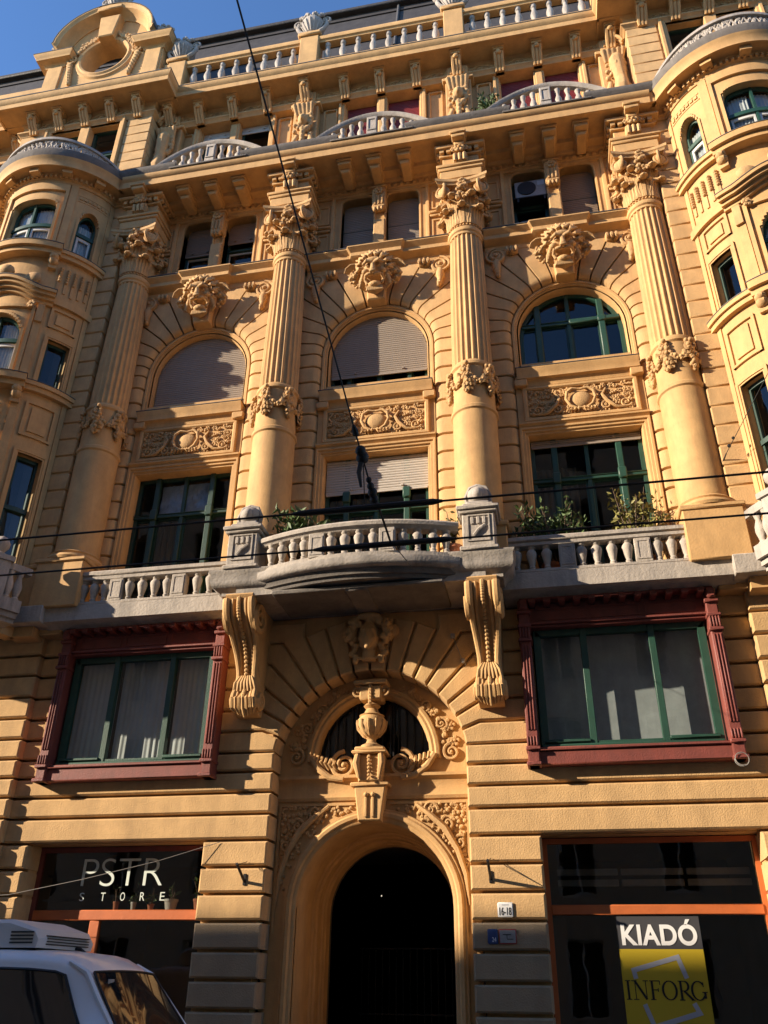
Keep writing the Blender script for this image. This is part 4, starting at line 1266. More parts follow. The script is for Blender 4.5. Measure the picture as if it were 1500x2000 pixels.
# ------------------------------------------------------------------ top storey
for bi, c in enumerate(BAYS):
    mb = MB()
    mb.arch(rect(c - 1.03, c + 1.03, 20.1, 22.82), [(-0.0, 0.3), (0.0, 0.12), (0.03, 0.08), (0.08, 0.08), (0.1, 0.04), (0.16, 0.04), (0.18, 0.2)], closed=True)
    mb.box(c - 0.14, c + 0.14, 0.1, 0.4, 20.1, 22.82, 0.02); mb.box(c - 0.09, c + 0.09, 0.06, 0.3, 20.2, 22.7, 0.02)
    for s in (-1, 1):
        mb.arch(rect(*sorted((c + s * 1.28, c + s * 1.62)), 20.2, 22.7), [(-0.03, 0.2), (-0.02, 0.14), (0.02, 0.14), (0.03, 0.2)], closed=True)
    su = obj('attic_window_surround', mb, M['stucco'], BLD)
    for q in (-1, 1):
        x0, x1 = sorted((c + q * 0.14, c + q * 1.02))
        w2 = window('attic_window', su, x0, x1, 20.1, flat(22.81), 0.34, (), (21.6,), M['greendark'], M['glass'], 0.07)
        if bi: shutter(w2, x0, x1, 20.6, flat(22.8), 0.30, M['shutter_red'], 0.06)
        else: shutter(w2, x0, x1, 22.55, flat(22.8), 0.30, M['shutter_pale'], 0.06)
# pilasters with carved figures
mb = MB()
mb.box(-0.34, 0.34, -0.06, 0.3, 19.8, 23.3, 0.02); mb.box(-0.42, 0.42, -0.14, 0.3, 22.72, 22.82, 0.02)
mb.box(-0.28, 0.28, -0.16, 0.2, 22.82, 23.2, 0.02)
for q in (-0.15, 0, 0.15): mb.box(q - 0.05, q + 0.05, -0.2, -0.1, 22.88, 23.15, 0.015)
PLM = mesh_of(mb, M['stucco'], 'attic_pilaster')
mb = MB(); rnd = random.Random(2)
for q in range(5): mb.tube([(-0.24 + q * 0.12, -0.12, 22.7), (-0.25 + q * 0.125, -0.3, 22.5), (-0.2 + q * 0.1, -0.16, 22.2)], [0.06, 0.075, 0.04], 6)
mb.ball((0, -0.22, 21.95), (0.15, 0.16, 0.2), 10, 8); mb.ball((0, -0.36, 21.9), (0.06, 0.06, 0.1), 8, 6)
for q in range(26): mb.ball((rnd.uniform(-0.24, 0.24), -0.16 + rnd.uniform(-0.06, 0.02), rnd.uniform(21.4, 22.2)), rnd.uniform(0.05, 0.09), 6, 5)
for q in range(8): mb.ball((0.0, -0.2, 21.6 - q * 0.16), (0.085, 0.09, 0.1), 8, 6)
for s in (-1, 1):
    mb.tube([(s * 0.16, -0.1, 21.5), (s * 0.26, -0.18, 21.0), (s * 0.2, -0.2, 20.5), (s * 0.28, -0.22, 20.1)], [0.06, 0.1, 0.09, 0.12], 8)
    mb.tube([(s * 0.32, -0.06, 21.3), (s * 0.38, -0.14, 20.8), (s * 0.42, -0.12, 20.2)], [0.04, 0.08, 0.1], 8)
figm = sculpt(mb, 0.022, 1); figm.materials.append(M['relief'])
for x in COLX:
    p = put('attic_pilaster', PLM, BLD, (x, 0, 0)); put('herm_carving', figm, p)
# frieze, brackets, crowning cornice
def crown(path, name, dz=0.0, m='stucco', proj=0.75):
    k = proj / 0.75
    mb = MB()
    mb.mould(path, [(-0.2, 22.80), (0.03, 22.80), (0.06, 22.86), (0.12, 22.9), (0.12, 22.95), (0.02, 23.0), (0.02, 23.24), (0.06, 23.28), (0.1, 23.33), (0.6 * k, 23.35), (0.6 * k, 23.32), (0.66 * k, 23.32), (0.67 * k, 23.47), (0.72 * k, 23.52), (0.75 * k, 23.6), (0.75 * k, 23.63), (-0.2, 23.68)])
    o = obj(name, mb, M[m], BLD)
    mb = MB(); mb.mould(path, [(0.1, 23.665), (0.76 * k, 23.635), (0.765 * k, 23.655), (0.1, 23.69)]); obj('flashing', mb, M['flash'], o)
    return o
CR = crown([(-6.6, 0.0), (6.6, 0.0)], 'crowning_cornice')
br = MB()
br.box(-0.13, 0.13, -0.42, 0.02, 23.24, 23.34, 0.015); br.box(-0.16, 0.16, -0.46, 0.02, 23.30, 23.345, 0.01)
for q in (-0.085, 0, 0.085): br.tube([(q, -0.36, 23.2), (q, -0.24, 23.02), (q, -0.12, 22.9), (q, -0.08, 22.78)], [0.05, 0.05, 0.045, 0.03], 6)
br.prism([(-0.12, 23.24), (0.12, 23.24), (0.11, 22.8), (-0.11, 22.8)], -0.12, 0.05, 0.02); br.ball((0, -0.38, 23.17), (0.08, 0.06, 0.07), 8, 6)
BRM = mesh_of(br, M['stucco'], 'bracket')
rl = MB(); rl.spiral((-0.1, 0, 0), 0.09, 1.4, 1, 0, 0.2); rl.spiral((0.1, 0, 0), 0.09, 1.4, -1, PI, 0.2); rl.tube([(-0.28, 0, -0.02), (-0.1, -0.01, 0.1), (0.1, -0.01, 0.1), (0.28, 0, -0.02)], 0.02, 5); rl.rosette((0, -0.01, 0), 0.07)
RLM = mesh_of(rl, M['relief'], 'frieze_scroll', 60)
for c in BAYS:
    for x in (-0.99, 0, 0.99):
        put('bracket', BRM, CR, (c + x, 0, 0))
    for x in (-1.5, -0.5, 0.5, 1.5): put('frieze_scroll', RLM, CR, (c + x, -0.02, 23.12))
for x in COLX: put('bracket', BRM, CR, (x, -0.10, 0))
# roof balustrade
bl = MB(); bl.lathe([(0.085, 0), (0.09, 0.06), (0.06, 0.1), (0.055, 0.16), (0.105, 0.36), (0.10, 0.44), (0.055, 0.64), (0.05, 0.7), (0.08, 0.74), (0.07, 0.8), (0.085, 0.84)], (0, 0, 0), 12)
RBM = mesh_of(bl, M['stone'], 'baluster')
mb = MB(); mb.box(-6.4, 6.4, -0.52, -0.2, 23.66, 24.1, 0.02); mb.mould([(-6.4, -0.26), (6.4, -0.26)], [(0, 24.95), (0.2, 24.95), (0.22, 25.0), (0.26, 25.02), (0.28, 25.12), (0.26, 25.18), (-0.1, 25.2)])
RB = obj('roof_balustrade', mb, M['stucco'], BLD)
mb = MB(); mb.box(-6.4, 6.4, -0.1, 0.02, 23.66, 24.6); obj('parapet', mb, M['stucco'], RB)
fin = MB()
fin.lathe([(0, 25.42), (0.2, 25.42), (0.22, 25.5), (0.14, 25.56), (0.2, 25.66), (0.32, 25.86), (0.34, 26.05), (0.26, 26.2), (0.16, 26.28), (0.1, 26.36), (0.13, 26.44), (0.0, 26.54)], (0, 0, 0), 16)
for s in (-1, 1):
    fin.spiral((s * 0.40, -0.08, 26.10), 0.17, 1.6, s, R_(180 if s > 0 else 0), 0.28)
    for q in range(6): fin.ball((s * (0.08 + 0.05 * q), -0.26 + 0.02 * q, 26.22 + 0.05 * math.sin(q * 1.7)), (0.06, 0.06, 0.07), 7, 5)
    fin.tube([(s * 0.1, -0.1, 25.5), (s * 0.34, -0.1, 25.65), (s * 0.44, -0.08, 25.9), (s * 0.42, -0.06, 26.1)], [0.05, 0.07, 0.06, 0.05], 8)
for q in range(9):
    a = -PI * q / 8; fin.tube([(0.18 * math.cos(a), 0.18 * math.sin(a), 25.6), (0.34 * math.cos(a), 0.34 * math.sin(a), 25.9), (0.27 * math.cos(a), 0.27 * math.sin(a), 26.18)], 0.026, 6)
FINM = mesh_of(fin, M['stone'], 'finial', 60)
pp = MB(); pp.box(-0.27, 0.27, -0.56, -0.1, 23.66, 25.2, 0.02); pp.box(-0.34, 0.34, -0.63, -0.05, 25.2, 25.32, 0.03); pp.box(-0.30, 0.30, -0.58, -0.08, 25.32, 25.42, 0.02)
PPM = mesh_of(pp, M['stucco'], 'pedestal')
for x in (-6.0, -2.0, 2.08, 6.0):
    p = put('pedestal', PPM, RB, (x, 0, 0))
    put('finial', FINM, RB, (x, -0.32, 0))
for a, b in ((-5.6, -2.4), (-1.6, 1.68), (2.48, 5.6)):
    n = 8
    for q in range(n): put('baluster', RBM, RB, (a + (b - a) * (q + 0.25) / (n - 0.5), -0.36, 24.1))
# mansard roof
mb = MB()
mb.add([(-20, 0.35, 24.0), (20, 0.35, 24.0), (20, 1.45, 29.45), (-20, 1.45, 29.45), (-20, 8, 29.9), (20, 8, 29.9)], [(0, 1, 2, 3), (3, 2, 5, 4)])
mb.box(-20, 20, 1.25, 1.55, 29.40, 29.56, 0.03)
for i in range(4, 24, 9): mb.box(-20, 20, 0.33 + (i / 24) * 1.1 - 0.02, 0.42 + (i / 24) * 1.1, 24.0 + i * 0.227, 24.02 + i * 0.227)
roof = obj('roof', mb, M['slate'], BLD)
mb = MB()
for x in (-6.9, 0.2, 7.5): mb.tube([(x, 0.75, 26.2), (x, 1.42, 29.5)], 0.05, 6)
obj('seam', mb, M['flash'], roof)

# ------------------------------------------------------------------ pavilions with bow windows
BOFF = 0.12
def bp(s, a, r, z):
    r += BOFF
    if 8.75 < z < 19.1 and BOFF: z -= 0.0092 * (z - 1.6)
    return (s * BCX - s * r * math.sin(R_(a)), -r * math.cos(R_(a)), z)
def bowbox(mbx, s, a0, a1, r0, r1, z0, z1, step=3.0, zf=None):
    n = max(1, int(abs(a1 - a0) / step))
    vs = []
    for i in range(n + 1):
        a = a0 + (a1 - a0) * i / n
        d = zf(a) if zf else 0
        vs += [bp(s, a, r0, z0 + d), bp(s, a, r1, z0 + d), bp(s, a, r1, z1 + d), bp(s, a, r0, z1 + d)]
    fs = [(i * 4 + k, i * 4 + (k + 1) % 4, i * 4 + 4 + (k + 1) % 4, i * 4 + 4 + k) for i in range(n) for k in range(4)]
    fs += [(0, 1, 2, 3), (n * 4, n * 4 + 1, n * 4 + 2, n * 4 + 3)]
    mbx.add(vs, fs)
def bow_path(s, a=70.0):
    pts = []
    aa = [-a + 2 * a * i / 40 for i in range(41)]
    if s > 0: aa = aa[::-1]
    for t in aa:
        p = bp(s, t, BR, 0); pts.append((p[0], p[1]))
    if s < 0: return [(-10.4, 0.2), (-10.4, PY), (pts[0][0], PY)] + pts[1:-1] + [(pts[-1][0], PY), (-PX, PY), (-PX, 0.2)]
    return [(PX, 0.2), (PX, PY), (pts[0][0], PY)] + pts[1:-1] + [(pts[-1][0], PY), (10.4, PY), (10.4, 0.2)]
def bow_wall(mbx, s, z0, z1, ops, r1=1.5, r0=1.22, a=74):
    """ops: (a0, a1, zbottom, top(angle))"""
    ang = set([-a + 2 * a * i / 74 for i in range(75)])
    for o in ops:
        for i in range(13): ang.add(o[0] + (o[1] - o[0]) * i / 12)
    ang = sorted(ang)
    for a0, a1 in zip(ang[:-1], ang[1:]):
        if a1 - a0 < 1e-6: continue
        mid = (a0 + a1) / 2
        hit = [o for o in ops if o[0] < mid < o[1]]
        segs = []
        if not hit: segs = [((z0, z0), (z1, z1))]
        else:
            cur0 = z0
            for o in sorted(hit, key=lambda q: q[2]):
                segs.append(((cur0, cur0) if not isinstance(cur0, tuple) else cur0, (o[2], o[2])))
                cur0 = (o[3](a0), o[3](a1))
            segs.append((cur0, (z1, z1)))
        for lo, hi in segs:
            q = [bp(s, a0, r1, lo[0]), bp(s, a1, r1, lo[1]), bp(s, a1, r1, hi[1]), bp(s, a0, r1, hi[0])]
            w = [bp(s, a0, r0, lo[0]), bp(s, a1, r0, lo[1]), bp(s, a1, r0, hi[1]), bp(s, a0, r0, hi[0])]
            mbx.add(q + w, [(0, 1, 2, 3), (4, 5, 6, 7), (0, 1, 5, 4), (3, 2, 6, 7)])
    for o in ops:                                   # side reveals
        for aa in (o[0], o[1]):
            zt = o[3](aa)
            mbx.add([bp(s, aa, r1, o[2]), bp(s, aa, r0, o[2]), bp(s, aa, r0, zt), bp(s, aa, r1, zt)], [(0, 1, 2, 3)])
def bow_window(parent, s, a0, a1, z0, top, r, m, mull=(), trans=(), bar=2.2, sash=None, name='bow_casement'):
    mbw = MB(); n = 12
    for x in (a0, a1 - bar): bowbox(mbw, s, x, x + bar, r - 0.07, r, z0, min(top(x + 0.3), top(x + bar - 0.3)))
    bowbox(mbw, s, a0, a1, r - 0.07, r, z0, z0 + 0.08)
    for i in range(n):
        q0 = a0 + (a1 - a0) * i / n; q1 = a0 + (a1 - a0) * (i + 1) / n
        t0, t1 = top(q0), top(q1)
        mbw.add([bp(s, q0, r, t0), bp(s, q1, r, t1), bp(s, q1, r, t1 - 0.08), bp(s, q0, r, t0 - 0.08), bp(s, q0, r - 0.07, t0), bp(s, q1, r - 0.07, t1), bp(s, q1, r - 0.07, t1 - 0.08), bp(s, q0, r - 0.07, t0 - 0.08)], [(0, 1, 2, 3), (3, 2, 6, 7), (4, 5, 6, 7)])
    for x in mull: bowbox(mbw, s, x - bar * 0.6, x + bar * 0.6, r - 0.07, r + 0.012, z0, top(x))
    for z in trans: bowbox(mbw, s, a0, a1, r - 0.07, r + 0.03, z - 0.05, z + 0.05)
    o = obj(name, mbw, m, parent)
    xs = [a0] + list(mull) + [a1]; zs = [z0] + list(trans) + [99]
    for i in range(len(xs) - 1):
        for j in range(len(zs) - 1):
            vs = []; k = 8
            for q in range(k + 1):
                a = xs[i] + (xs[i + 1] - xs[i]) * q / k
                vs += [bp(s, a, r - 0.05, zs[j]), bp(s, a, r - 0.05, max(zs[j], min(zs[j + 1], top(a))))]
            mp = MB(); mp.add(vs, [(q * 2, q * 2 + 2, q * 2 + 3, q * 2 + 1) for q in range(k)])
            obj('pane', mp, M['glass'], o)
            if sash and j == 0:
                ms = MB()
                for (u0, u1) in ((xs[i] + bar, xs[i] + bar * 2), (xs[i + 1] - bar * 2, xs[i + 1] - bar)): bowbox(ms, s, u0, u1, r - 0.05, r - 0.015, z0 + 0.08, min(zs[1], top(u0)) - 0.05)
                bowbox(ms, s, xs[i] + bar, xs[i + 1] - bar, r - 0.05, r - 0.015, min(zs[1], 99) - 0.14, min(zs[1], 99) - 0.06)
                bowbox(ms, s, xs[i] + bar, xs[i + 1] - bar, r - 0.05, r - 0.015, z0 + 0.08, z0 + 0.15)
                obj('sash', ms, sash, o)
    return o
def atop(a0, a1, zs, b, p=2.0): return ellipse_top((a0 + a1) / 2, (a1 - a0) / 2, zs, b, p)

QM = {}
mbq = MB(); g = 0.014
g = 0.02; mbq.box(0, 0.57, 0, 0.9, g, 0.43 - g, 0.02)
QM = mesh_of(mbq, M['rustic'], 'stone')
for s in (-1, 1):
    sd = lambda q: sorted(q)
    ops = [(-22, 22, 8.1, flat(11.3)), (43.5, 61.5, 8.1, flat(11.33)), (-61.5, -43.5, 8.1, flat(11.33)),
           (-22, 22, 13.12, atop(-22, 22, 14.35, 0.62)), (43.3, 61.0, 13.12, flat(14.40)), (-61, -43.3, 13.12, flat(14.40)),
           (-22, 22, 17.03, atop(-22, 22, 18.4, 0.32, 4.0)), (42.3, 60, 17.03, atop(42.3, 60, 18.15, 0.46)), (-60, -42.3, 17.03, atop(-60, -42.3, 18.15, 0.46))]
    mb = MB(); bow_wall(mb, s, 7.4, 19.5, ops)
    # flat backing behind the corner stones
    for a, b in ((PX + 0.03, 6.95), (9.85, 10.37)): mb.box(s * a, s * b, PY + 0.03, 0.3, 7.4, 19.5)
    BOW = obj('bow_wall', mb, M['stucco'], BLD)
    for k in range(25):
        z = 8.9 + 0.43 * k
        if z > 19.0: break
        x = PX if s > 0 else -PX - 0.57
        put('stone', QM, BOW, (x, PY, z))
        x = 9.83 if s > 0 else -9.83 - 0.57
        put('stone', QM, BOW, (x, PY, z))
    # interior dark shells behind the bow
    mb = MB(); bowbox(mb, s, -80, 80, 0.35, 0.4, 7.6, 19.5)
    for z in (7.7, 12.2, 16.3, 19.3): bowbox(mb, s, -85, 85, 0.38, 1.24, z, z + 0.1)
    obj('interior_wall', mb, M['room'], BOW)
    # pedestal zone under the corner stones and column
    mb = MB(); mb.box(*sd((s * 6.40, s * 7.0)), -0.60, 0.3, 7.8, 8.78, 0.02); mb.box(*sd((s * 6.36, s * 7.02)), -0.64, 0.3, 8.78, 8.88, 0.02)
    obj('corner_pedestal', mb, M['stucco'], BOW)
    # vertical pilaster strips dividing the bow
    for sg in (-1, 1):
        for a0, a1, r, z0, z1 in ((29.5, 35.0, 1.54, 13.1, 15.5), (29.5, 35.5, 1.53, 17.0, 19.2), (30, 36, 1.54, 8.0, 12.6), (66, 70, 1.53, 8.0, 19.1)):
            mb = MB(); bowbox(mb, s, sg * a0, sg * a1, 1.45, r, z0, z1)
            obj('strip', mb, M['stucco'], BOW)
        # frames round the side windows
        for (a0, a1, z0, z1) in ((43.5, 61.5, 8.1, 11.33), (43.3, 61.0, 13.12, 14.40)):
            mb = MB()
            for w0, w1, r in ((0, 1.2, 1.525), (1.2, 3.2, 1.545)):
                bowbox(mb, s, sg * (a0 - w1), sg * (a0 - w0), 1.45, r, z0, z1 + w1 * 0.03)
                bowbox(mb, s, sg * (a1 + w0), sg * (a1 + w1), 1.45, r, z0, z1 + w1 * 0.03)
                bowbox(mb, s, sg * (a0 - w1), sg * (a1 + w1), 1.45, r - 0.002, z1 + w0 * 0.03, z1 + w1 * 0.03)
            obj('window_trim', mb, M['stucco'], BOW)
        mb = MB(); n = 14; tp = atop(42.3, 60, 18.15, 0.46)
        prev = None
        for i in range(n):
            q0 = 42.3 + 17.7 * i / n; q1 = 42.3 + 17.7 * (i + 1) / n
            bowbox(mb, s, sg * q0, sg * q1, 1.45, 1.53, tp((q0 + q1) / 2), tp((q0 + q1) / 2) + 0.09)
        bowbox(mb, s, sg * 40.5, sg * 42.3, 1.45, 1.53, 17.0, 18.3); bowbox(mb, s, sg * 60, sg * 61.8, 1.45, 1.53, 17.0, 18.3)
        for q in range(7): bowbox(mb, s, sg * (38.5 + q * 3.8), sg * (40.9 + q * 3.8), 1.45, 1.53, 18.93, 19.02)
        bowbox(mb, s, sg * 37, sg * 65, 1.45, 1.515, 19.05, 19.09); bowbox(mb, s, sg * 37, sg * 65, 1.45, 1.515, 18.86, 18.9)
        obj('window_trim', mb, M['stucco'], BOW)
        # raised panels
        for (a0, a1, z0, z1) in ((40, 63, 11.75, 12.62), (40, 62, 14.72, 15.28)):
            mb = MB()
            bowbox(mb, s, sg * a0, sg * a1, 1.45, 1.545, z0 - 0.0, z0 + 0.05); bowbox(mb, s, sg * a0, sg * a1, 1.45, 1.545, z1 - 0.05, z1)
            bowbox(mb, s, sg * a0, sg * (a0 + 2), 1.45, 1.543, z0, z1); bowbox(mb, s, sg * (a1 - 2), sg * a1, 1.45, 1.543, z0, z1)
            bowbox(mb, s, sg * (a0 + 5), sg * (a1 - 5), 1.45, 1.535, z0 + 0.13, z1 - 0.13)
            obj('panel', mb, M['stucco'], BOW)
        # corded drops below the upper sill
        for q in range(5):
            a = 39.5 + q * 5.8; mb = MB()
            bowbox(mb, s, sg * (a - 1.0), sg * (a + 1.0), 1.45, 1.53, 15.75 + 0.05 * abs(q - 2), 16.55)
            for k in range(6): mb.ball(bp(s, sg * a, 1.55, 16.5 - k * 0.075), 0.04, 6, 5)
            obj('corded_drop', mb, M['relief'], BOW)
        bowbox_top = MB(); bowbox(bowbox_top, s, sg * 35.5, sg * 73, 1.45, 1.58, 15.38, 15.58); obj('string_course', bowbox_top, M['stucco'], BOW)
    # sills
    for z, r in ((17.0, 1.66), (13.08, 1.66)):
        mb = MB(); bowbox(mb, s, -74, 74, 1.42, r - 0.05, z - 0.22, z - 0.10); bowbox(mb, s, -74, 74, 1.42, r, z - 0.10, z)
        bowbox(mb, s, -36, 36, 1.42, r + 0.06, z - 0.26, z - 0.13); bowbox(mb, s, -36, 36, 1.42, r + 0.14, z - 0.13, z + 0.03)
        sl = obj('bow_sill', mb, M['stucco'], BOW)
        mb = MB(); bowbox(mb, s, -74, 74, 1.3, r + 0.01, z + 0.002, z + 0.018); bowbox(mb, s, -36.4, 36.4, 1.3, r + 0.152, z + 0.032, z + 0.048); obj('flashing', mb, M['flash'], sl)
        for sg in (-1, 1):
            mb = MB(); p = bp(s, sg * 32, 1.62, z - 0.42)
            mb.ball(p, (0.12, 0.12, 0.12), 8, 6); mb.ball(bp(s, sg * 32, 1.66, z - 0.32), (0.11, 0.12, 0.1), 8, 6); bowbox(mb, s, sg * 29, sg * 35, 1.45, 1.62, z - 0.62, z - 0.3)
            obj('sill_bracket', mb, M['relief'], sl)
    # main window frames
    for z0, z1, tp in ((17.03, 19.12, atop(-22, 22, 18.4, 0.32, 4.0)), (13.12, 15.2, atop(-22, 22, 14.35, 0.62))):
        mb = MB()
        for sg in (-1, 1):
            bowbox(mb, s, sg * 22, sg * 24.3, 1.45, 1.53, z0, tp(21)); bowbox(mb, s, sg * 26.2, sg * 28.8, 1.45, 1.56, z0, z1)
        bowbox(mb, s, -28.8, 28.8, 1.45, 1.562, z1 - 0.08, z1)
        n = 22
        for i in range(n):
            q0 = -22 + 44 * i / n; q1 = -22 + 44 * (i + 1) / n
            bowbox(mb, s, q0, q1, 1.45, 1.53, tp((q0 + q1) / 2), tp((q0 + q1) / 2) + 0.08)
        obj('window_trim', mb, M['stucco'], BOW)
    # curved hood over the lower main window
    hood = lambda a: 0.30 * max(0.0, math.cos(R_(max(-1, min(1, a / 31)) * 90))) ** 1.4
    mb = MB()
    for r, z0, z1 in ((1.58, 15.28, 15.36), (1.66, 15.36, 15.44), (1.74, 15.44, 15.52), (1.80, 15.52, 15.60)): bowbox(mb, s, -40, 40, 1.42, r, z0, z1, 2.0, hood)
    hd = obj('hood', mb, M['stucco'], BOW)
    mb = MB(); bowbox(mb, s, -40.4, 40.4, 1.4, 1.81, 15.603, 15.62, 2.0, hood); obj('flashing', mb, M['flash'], hd)
    for sg in (-1, 1):
        mb = MB(); mb.rosette(bp(s, sg * 25, 1.6, 15.2), 0.11); obj('hood_rosette', mb, M['relief'], BOW)
        mb = MB(); bowbox(mb, s, sg * 30, sg * 35, 1.45, 1.6, 14.75, 15.25); obj('hood_bracket', mb, M['relief'], BOW)
    mb = MB(); mb.ball(bp(s, 0, 1.65, 16.15), (0.2, 0.14, 0.16), 10, 8); obj('hood_boss', mb, M['relief'], BOW)
    for sg in (-1, 1): mb = MB(); mb.ball(bp(s, sg * 20, 1.55, 16.0), (0.22, 0.1, 0.18), 10, 8); obj('hood_shell', mb, M['relief'], BOW)
    # relief under the lower main window
    mb = MB(); rnd = random.Random(8)
    for q in range(50):
        a = rnd.uniform(-24, 24); z = rnd.uniform(11.85, 12.5)
        mb.ball(bp(s, a, 1.52, z), rnd.uniform(0.04, 0.08), 6, 5)
    mb.ball(bp(s, 0, 1.5, 12.18), (0.2, 0.14, 0.22), 12, 8)
    obj('foliage_relief', mb, M['relief'], BOW)
    # glazing
    for sg in (-1, 1):
        a0, a1 = sd((sg * 42.3, sg * 60)); bow_window(BOW, s, a0, a1, 17.03, atop(a0, a1, 18.15, 0.46), 1.36, M['green'], (), (17.9,), 2.0, M['whiteframe'])
        a0, a1 = sd((sg * 43.3, sg * 61)); bow_window(BOW, s, a0, a1, 13.12, flat(14.4), 1.36, M['greendark'], (), (), 1.8)
        a0, a1 = sd((sg * 43.5, sg * 61.5)); bow_window(BOW, s, a0, a1, 8.1, flat(11.33), 1.36, M['greendark'], (), (10.1,), 2.0)
    bow_window(BOW, s, -22, 22, 17.03, atop(-22, 22, 18.4, 0.32, 4.0), 1.36, M['green'], (0,), (17.95,), 1.6, M['whiteframe'])
    bow_window(BOW, s, -22, 22, 13.12, atop(-22, 22, 14.35, 0.62), 1.36, M['green'], (0,), (14.25,), 1.6, M['whiteframe'])
    bow_window(BOW, s, -22, 22, 8.1, flat(11.3), 1.36, M['greendark'], (0,), (10.1,), 1.6)
    for (z0, z1, a0, a1) in ((17.05, 18.6, -21, -1), (17.05, 18.6, 3, 21), (13.15, 14.8, -21, -4), (13.15, 14.8, 4, 21), (17.05, 18.3, 43, 59), (17.05, 18.3, -59, -43)):
        mc = MB(); n = 20
        mc.add([bp(s, a0 + (a1 - a0) * i / n, 1.25 + 0.015 * math.sin(i * 1.9), z) for i in range(n + 1) for z in (z0, z1)], [(2 * i, 2 * i + 2, 2 * i + 3, 2 * i + 1) for i in range(n)])
        obj('curtain', mc, M['curtain'], BOW, angle=80)  # curtains added to stand in for pale sky reflected in the bow panes
    # cornice of the bow with modillions, dentils and flashing
    path = bow_path(s)
    mb = MB()
    mb.mould(path, [(-0.2, 19.15), (0.03, 19.16), (0.05, 19.22), (0.10, 19.24), (0.10, 19.34), (0.14, 19.38), (0.34, 19.40), (0.34, 19.37), (0.39, 19.37), (0.40, 19.52), (0.44, 19.58), (0.47, 19.64), (-0.2, 19.66)])
    bc = obj('bow_cornice', mb, M['stucco'], BOW)
    mb = MB(); mb.mould(path, [(-0.2, 19.64), (0.47, 19.642), (0.49, 19.70), (0.51, 19.80), (0.51, 19.84), (-0.2, 19.87)]); obj('gutter', mb, M['stone_dark'], bc)
    for q in range(33):
        a = -64 + q * 4; mb = MB(); bowbox(mb, s, a - 0.9, a + 0.9, 1.5, 1.65, 19.24, 19.335); obj('dentil', mb, M['stucco'], bc)
    for a in (-50, -25, 0, 25, 50):
        mb = MB(); bowbox(mb, s, a - 4.5, a + 4.5, 1.5, 1.86, 19.38, 19.46); bowbox(mb, s, a - 3.6, a + 3.6, 1.5, 1.80, 19.27, 19.38); obj('modillion', mb, M['stucco'], bc)
    # low curved parapet on the bow (carved stone)
    mb = MB(); par = lambda a: 0.55 * (1 - (a / 66) ** 2)
    n = 44
    for i in range(n):
        a0 = -64 + 128 * i / n; a1 = -64 + 128 * (i + 1) / n
        h0, h1 = par(a0), par(a1)
        for r0, r1, lo, hi in ((1.72, 1.90, 0.0, 0.06), (1.74, 1.90, 0.88, 1.0)):
            l0, u0, l1, u1 = (19.86 + h0 * lo if lo else 19.86), 19.86 + (h0 * hi if lo else 0.06), (19.86 + h1 * lo if lo else 19.86), 19.86 + (h1 * hi if lo else 0.06)
            if lo: u0 = l0 + 0.08; u1 = l1 + 0.08
            mb.add([bp(s, a0, r0, l0), bp(s, a0, r1, l0), bp(s, a0, r1, u0), bp(s, a0, r0, u0), bp(s, a1, r0, l1), bp(s, a1, r1, l1), bp(s, a1, r1, u1), bp(s, a1, r0, u1)], [(0, 1, 5, 4), (1, 2, 6, 5), (2, 3, 7, 6), (3, 0, 4, 7)])
    pr = obj('bow_parapet', mb, M['stone'], BOW)
    mb = MB(); rnd = random.Random(14)
    for q in range(60):
        a = -56 + 112 * q / 59
        h = par(a) * 0.9
        for k in range(3):
            mb.ball(bp(s, a + rnd.uniform(-1, 1), 1.82, 19.9 + h * rnd.random()), (0.05, 0.04, 0.07), 6, 5)
        mb.tube([bp(s, a, 1.82, 19.88), bp(s, a + (3 if q % 2 else -3), 1.83, 19.88 + h * 0.5), bp(s, a, 1.82, 19.86 + h)], 0.028, 5)
    obj('parapet_carving', mb, M['stone_light'], pr)
    # balcony at the foot of the bow
    BOFF = 0.0
    mb = MB()
    bowbox(mb, s, -63, 63, 1.2, 1.98, 7.50, 7.58); bowbox(mb, s, -63, 63, 1.2, 2.05, 7.58, 7.68); bowbox(mb, s, -63, 63, 1.2, 2.12, 7.68, 7.92)
    bb = obj('bow_balcony', mb, M['stone'], BOW)
    mb = MB(); bowbox(mb, s, -42, 42, 1.90, 2.12, 8.52, 8.6); bowbox(mb, s, -42, 42, 1.93, 2.09, 8.6, 8.70); obj('rail', mb, M['stone'], bb)
    for q in range(21):
        a = -39 + 78 * q / 20; p = bp(s, a, 2.0, 7.92)
        mbb = MB(); mbb.lathe([(0.07, 0), (0.08, 0.05), (0.05, 0.09), (0.09, 0.26), (0.085, 0.34), (0.045, 0.48), (0.07, 0.55), (0.075, 0.6)], (0, 0, 0), 10)
        obj('baluster', mbb, M['stone_light'], bb, p)
    for sg in (-1, 1):
        for aa in (55.5, 60.5):
            mbb = MB(); mbb.lathe([(0.07, 0), (0.08, 0.05), (0.05, 0.09), (0.09, 0.26), (0.085, 0.34), (0.045, 0.48), (0.07, 0.55), (0.075, 0.6)], (0, 0, 0), 10); obj('baluster', mbb, M['stone_light'], bb, bp(s, sg * aa, 1.98, 7.92))
        mb = MB(); bowbox(mb, s, sg * 53, sg * 66, 1.88, 2.06, 8.5, 8.64); obj('rail', mb, M['stone'], bb)
        mb = MB(); bowbox(mb, s, sg * 42, sg * 53, 1.82, 2.12, 7.92, 8.62); bowbox(mb, s, sg * 41, sg * 54.5, 1.78, 2.16, 8.62, 8.72)
        p = bp(s, sg * 47, 1.97, 8.72)
        mb.lathe([(0.12, 0), (0.13, 0.05), (0.07, 0.09), (0.15, 0.2), (0.16, 0.28), (0.1, 0.38), (0.0, 0.44)], p, 12)
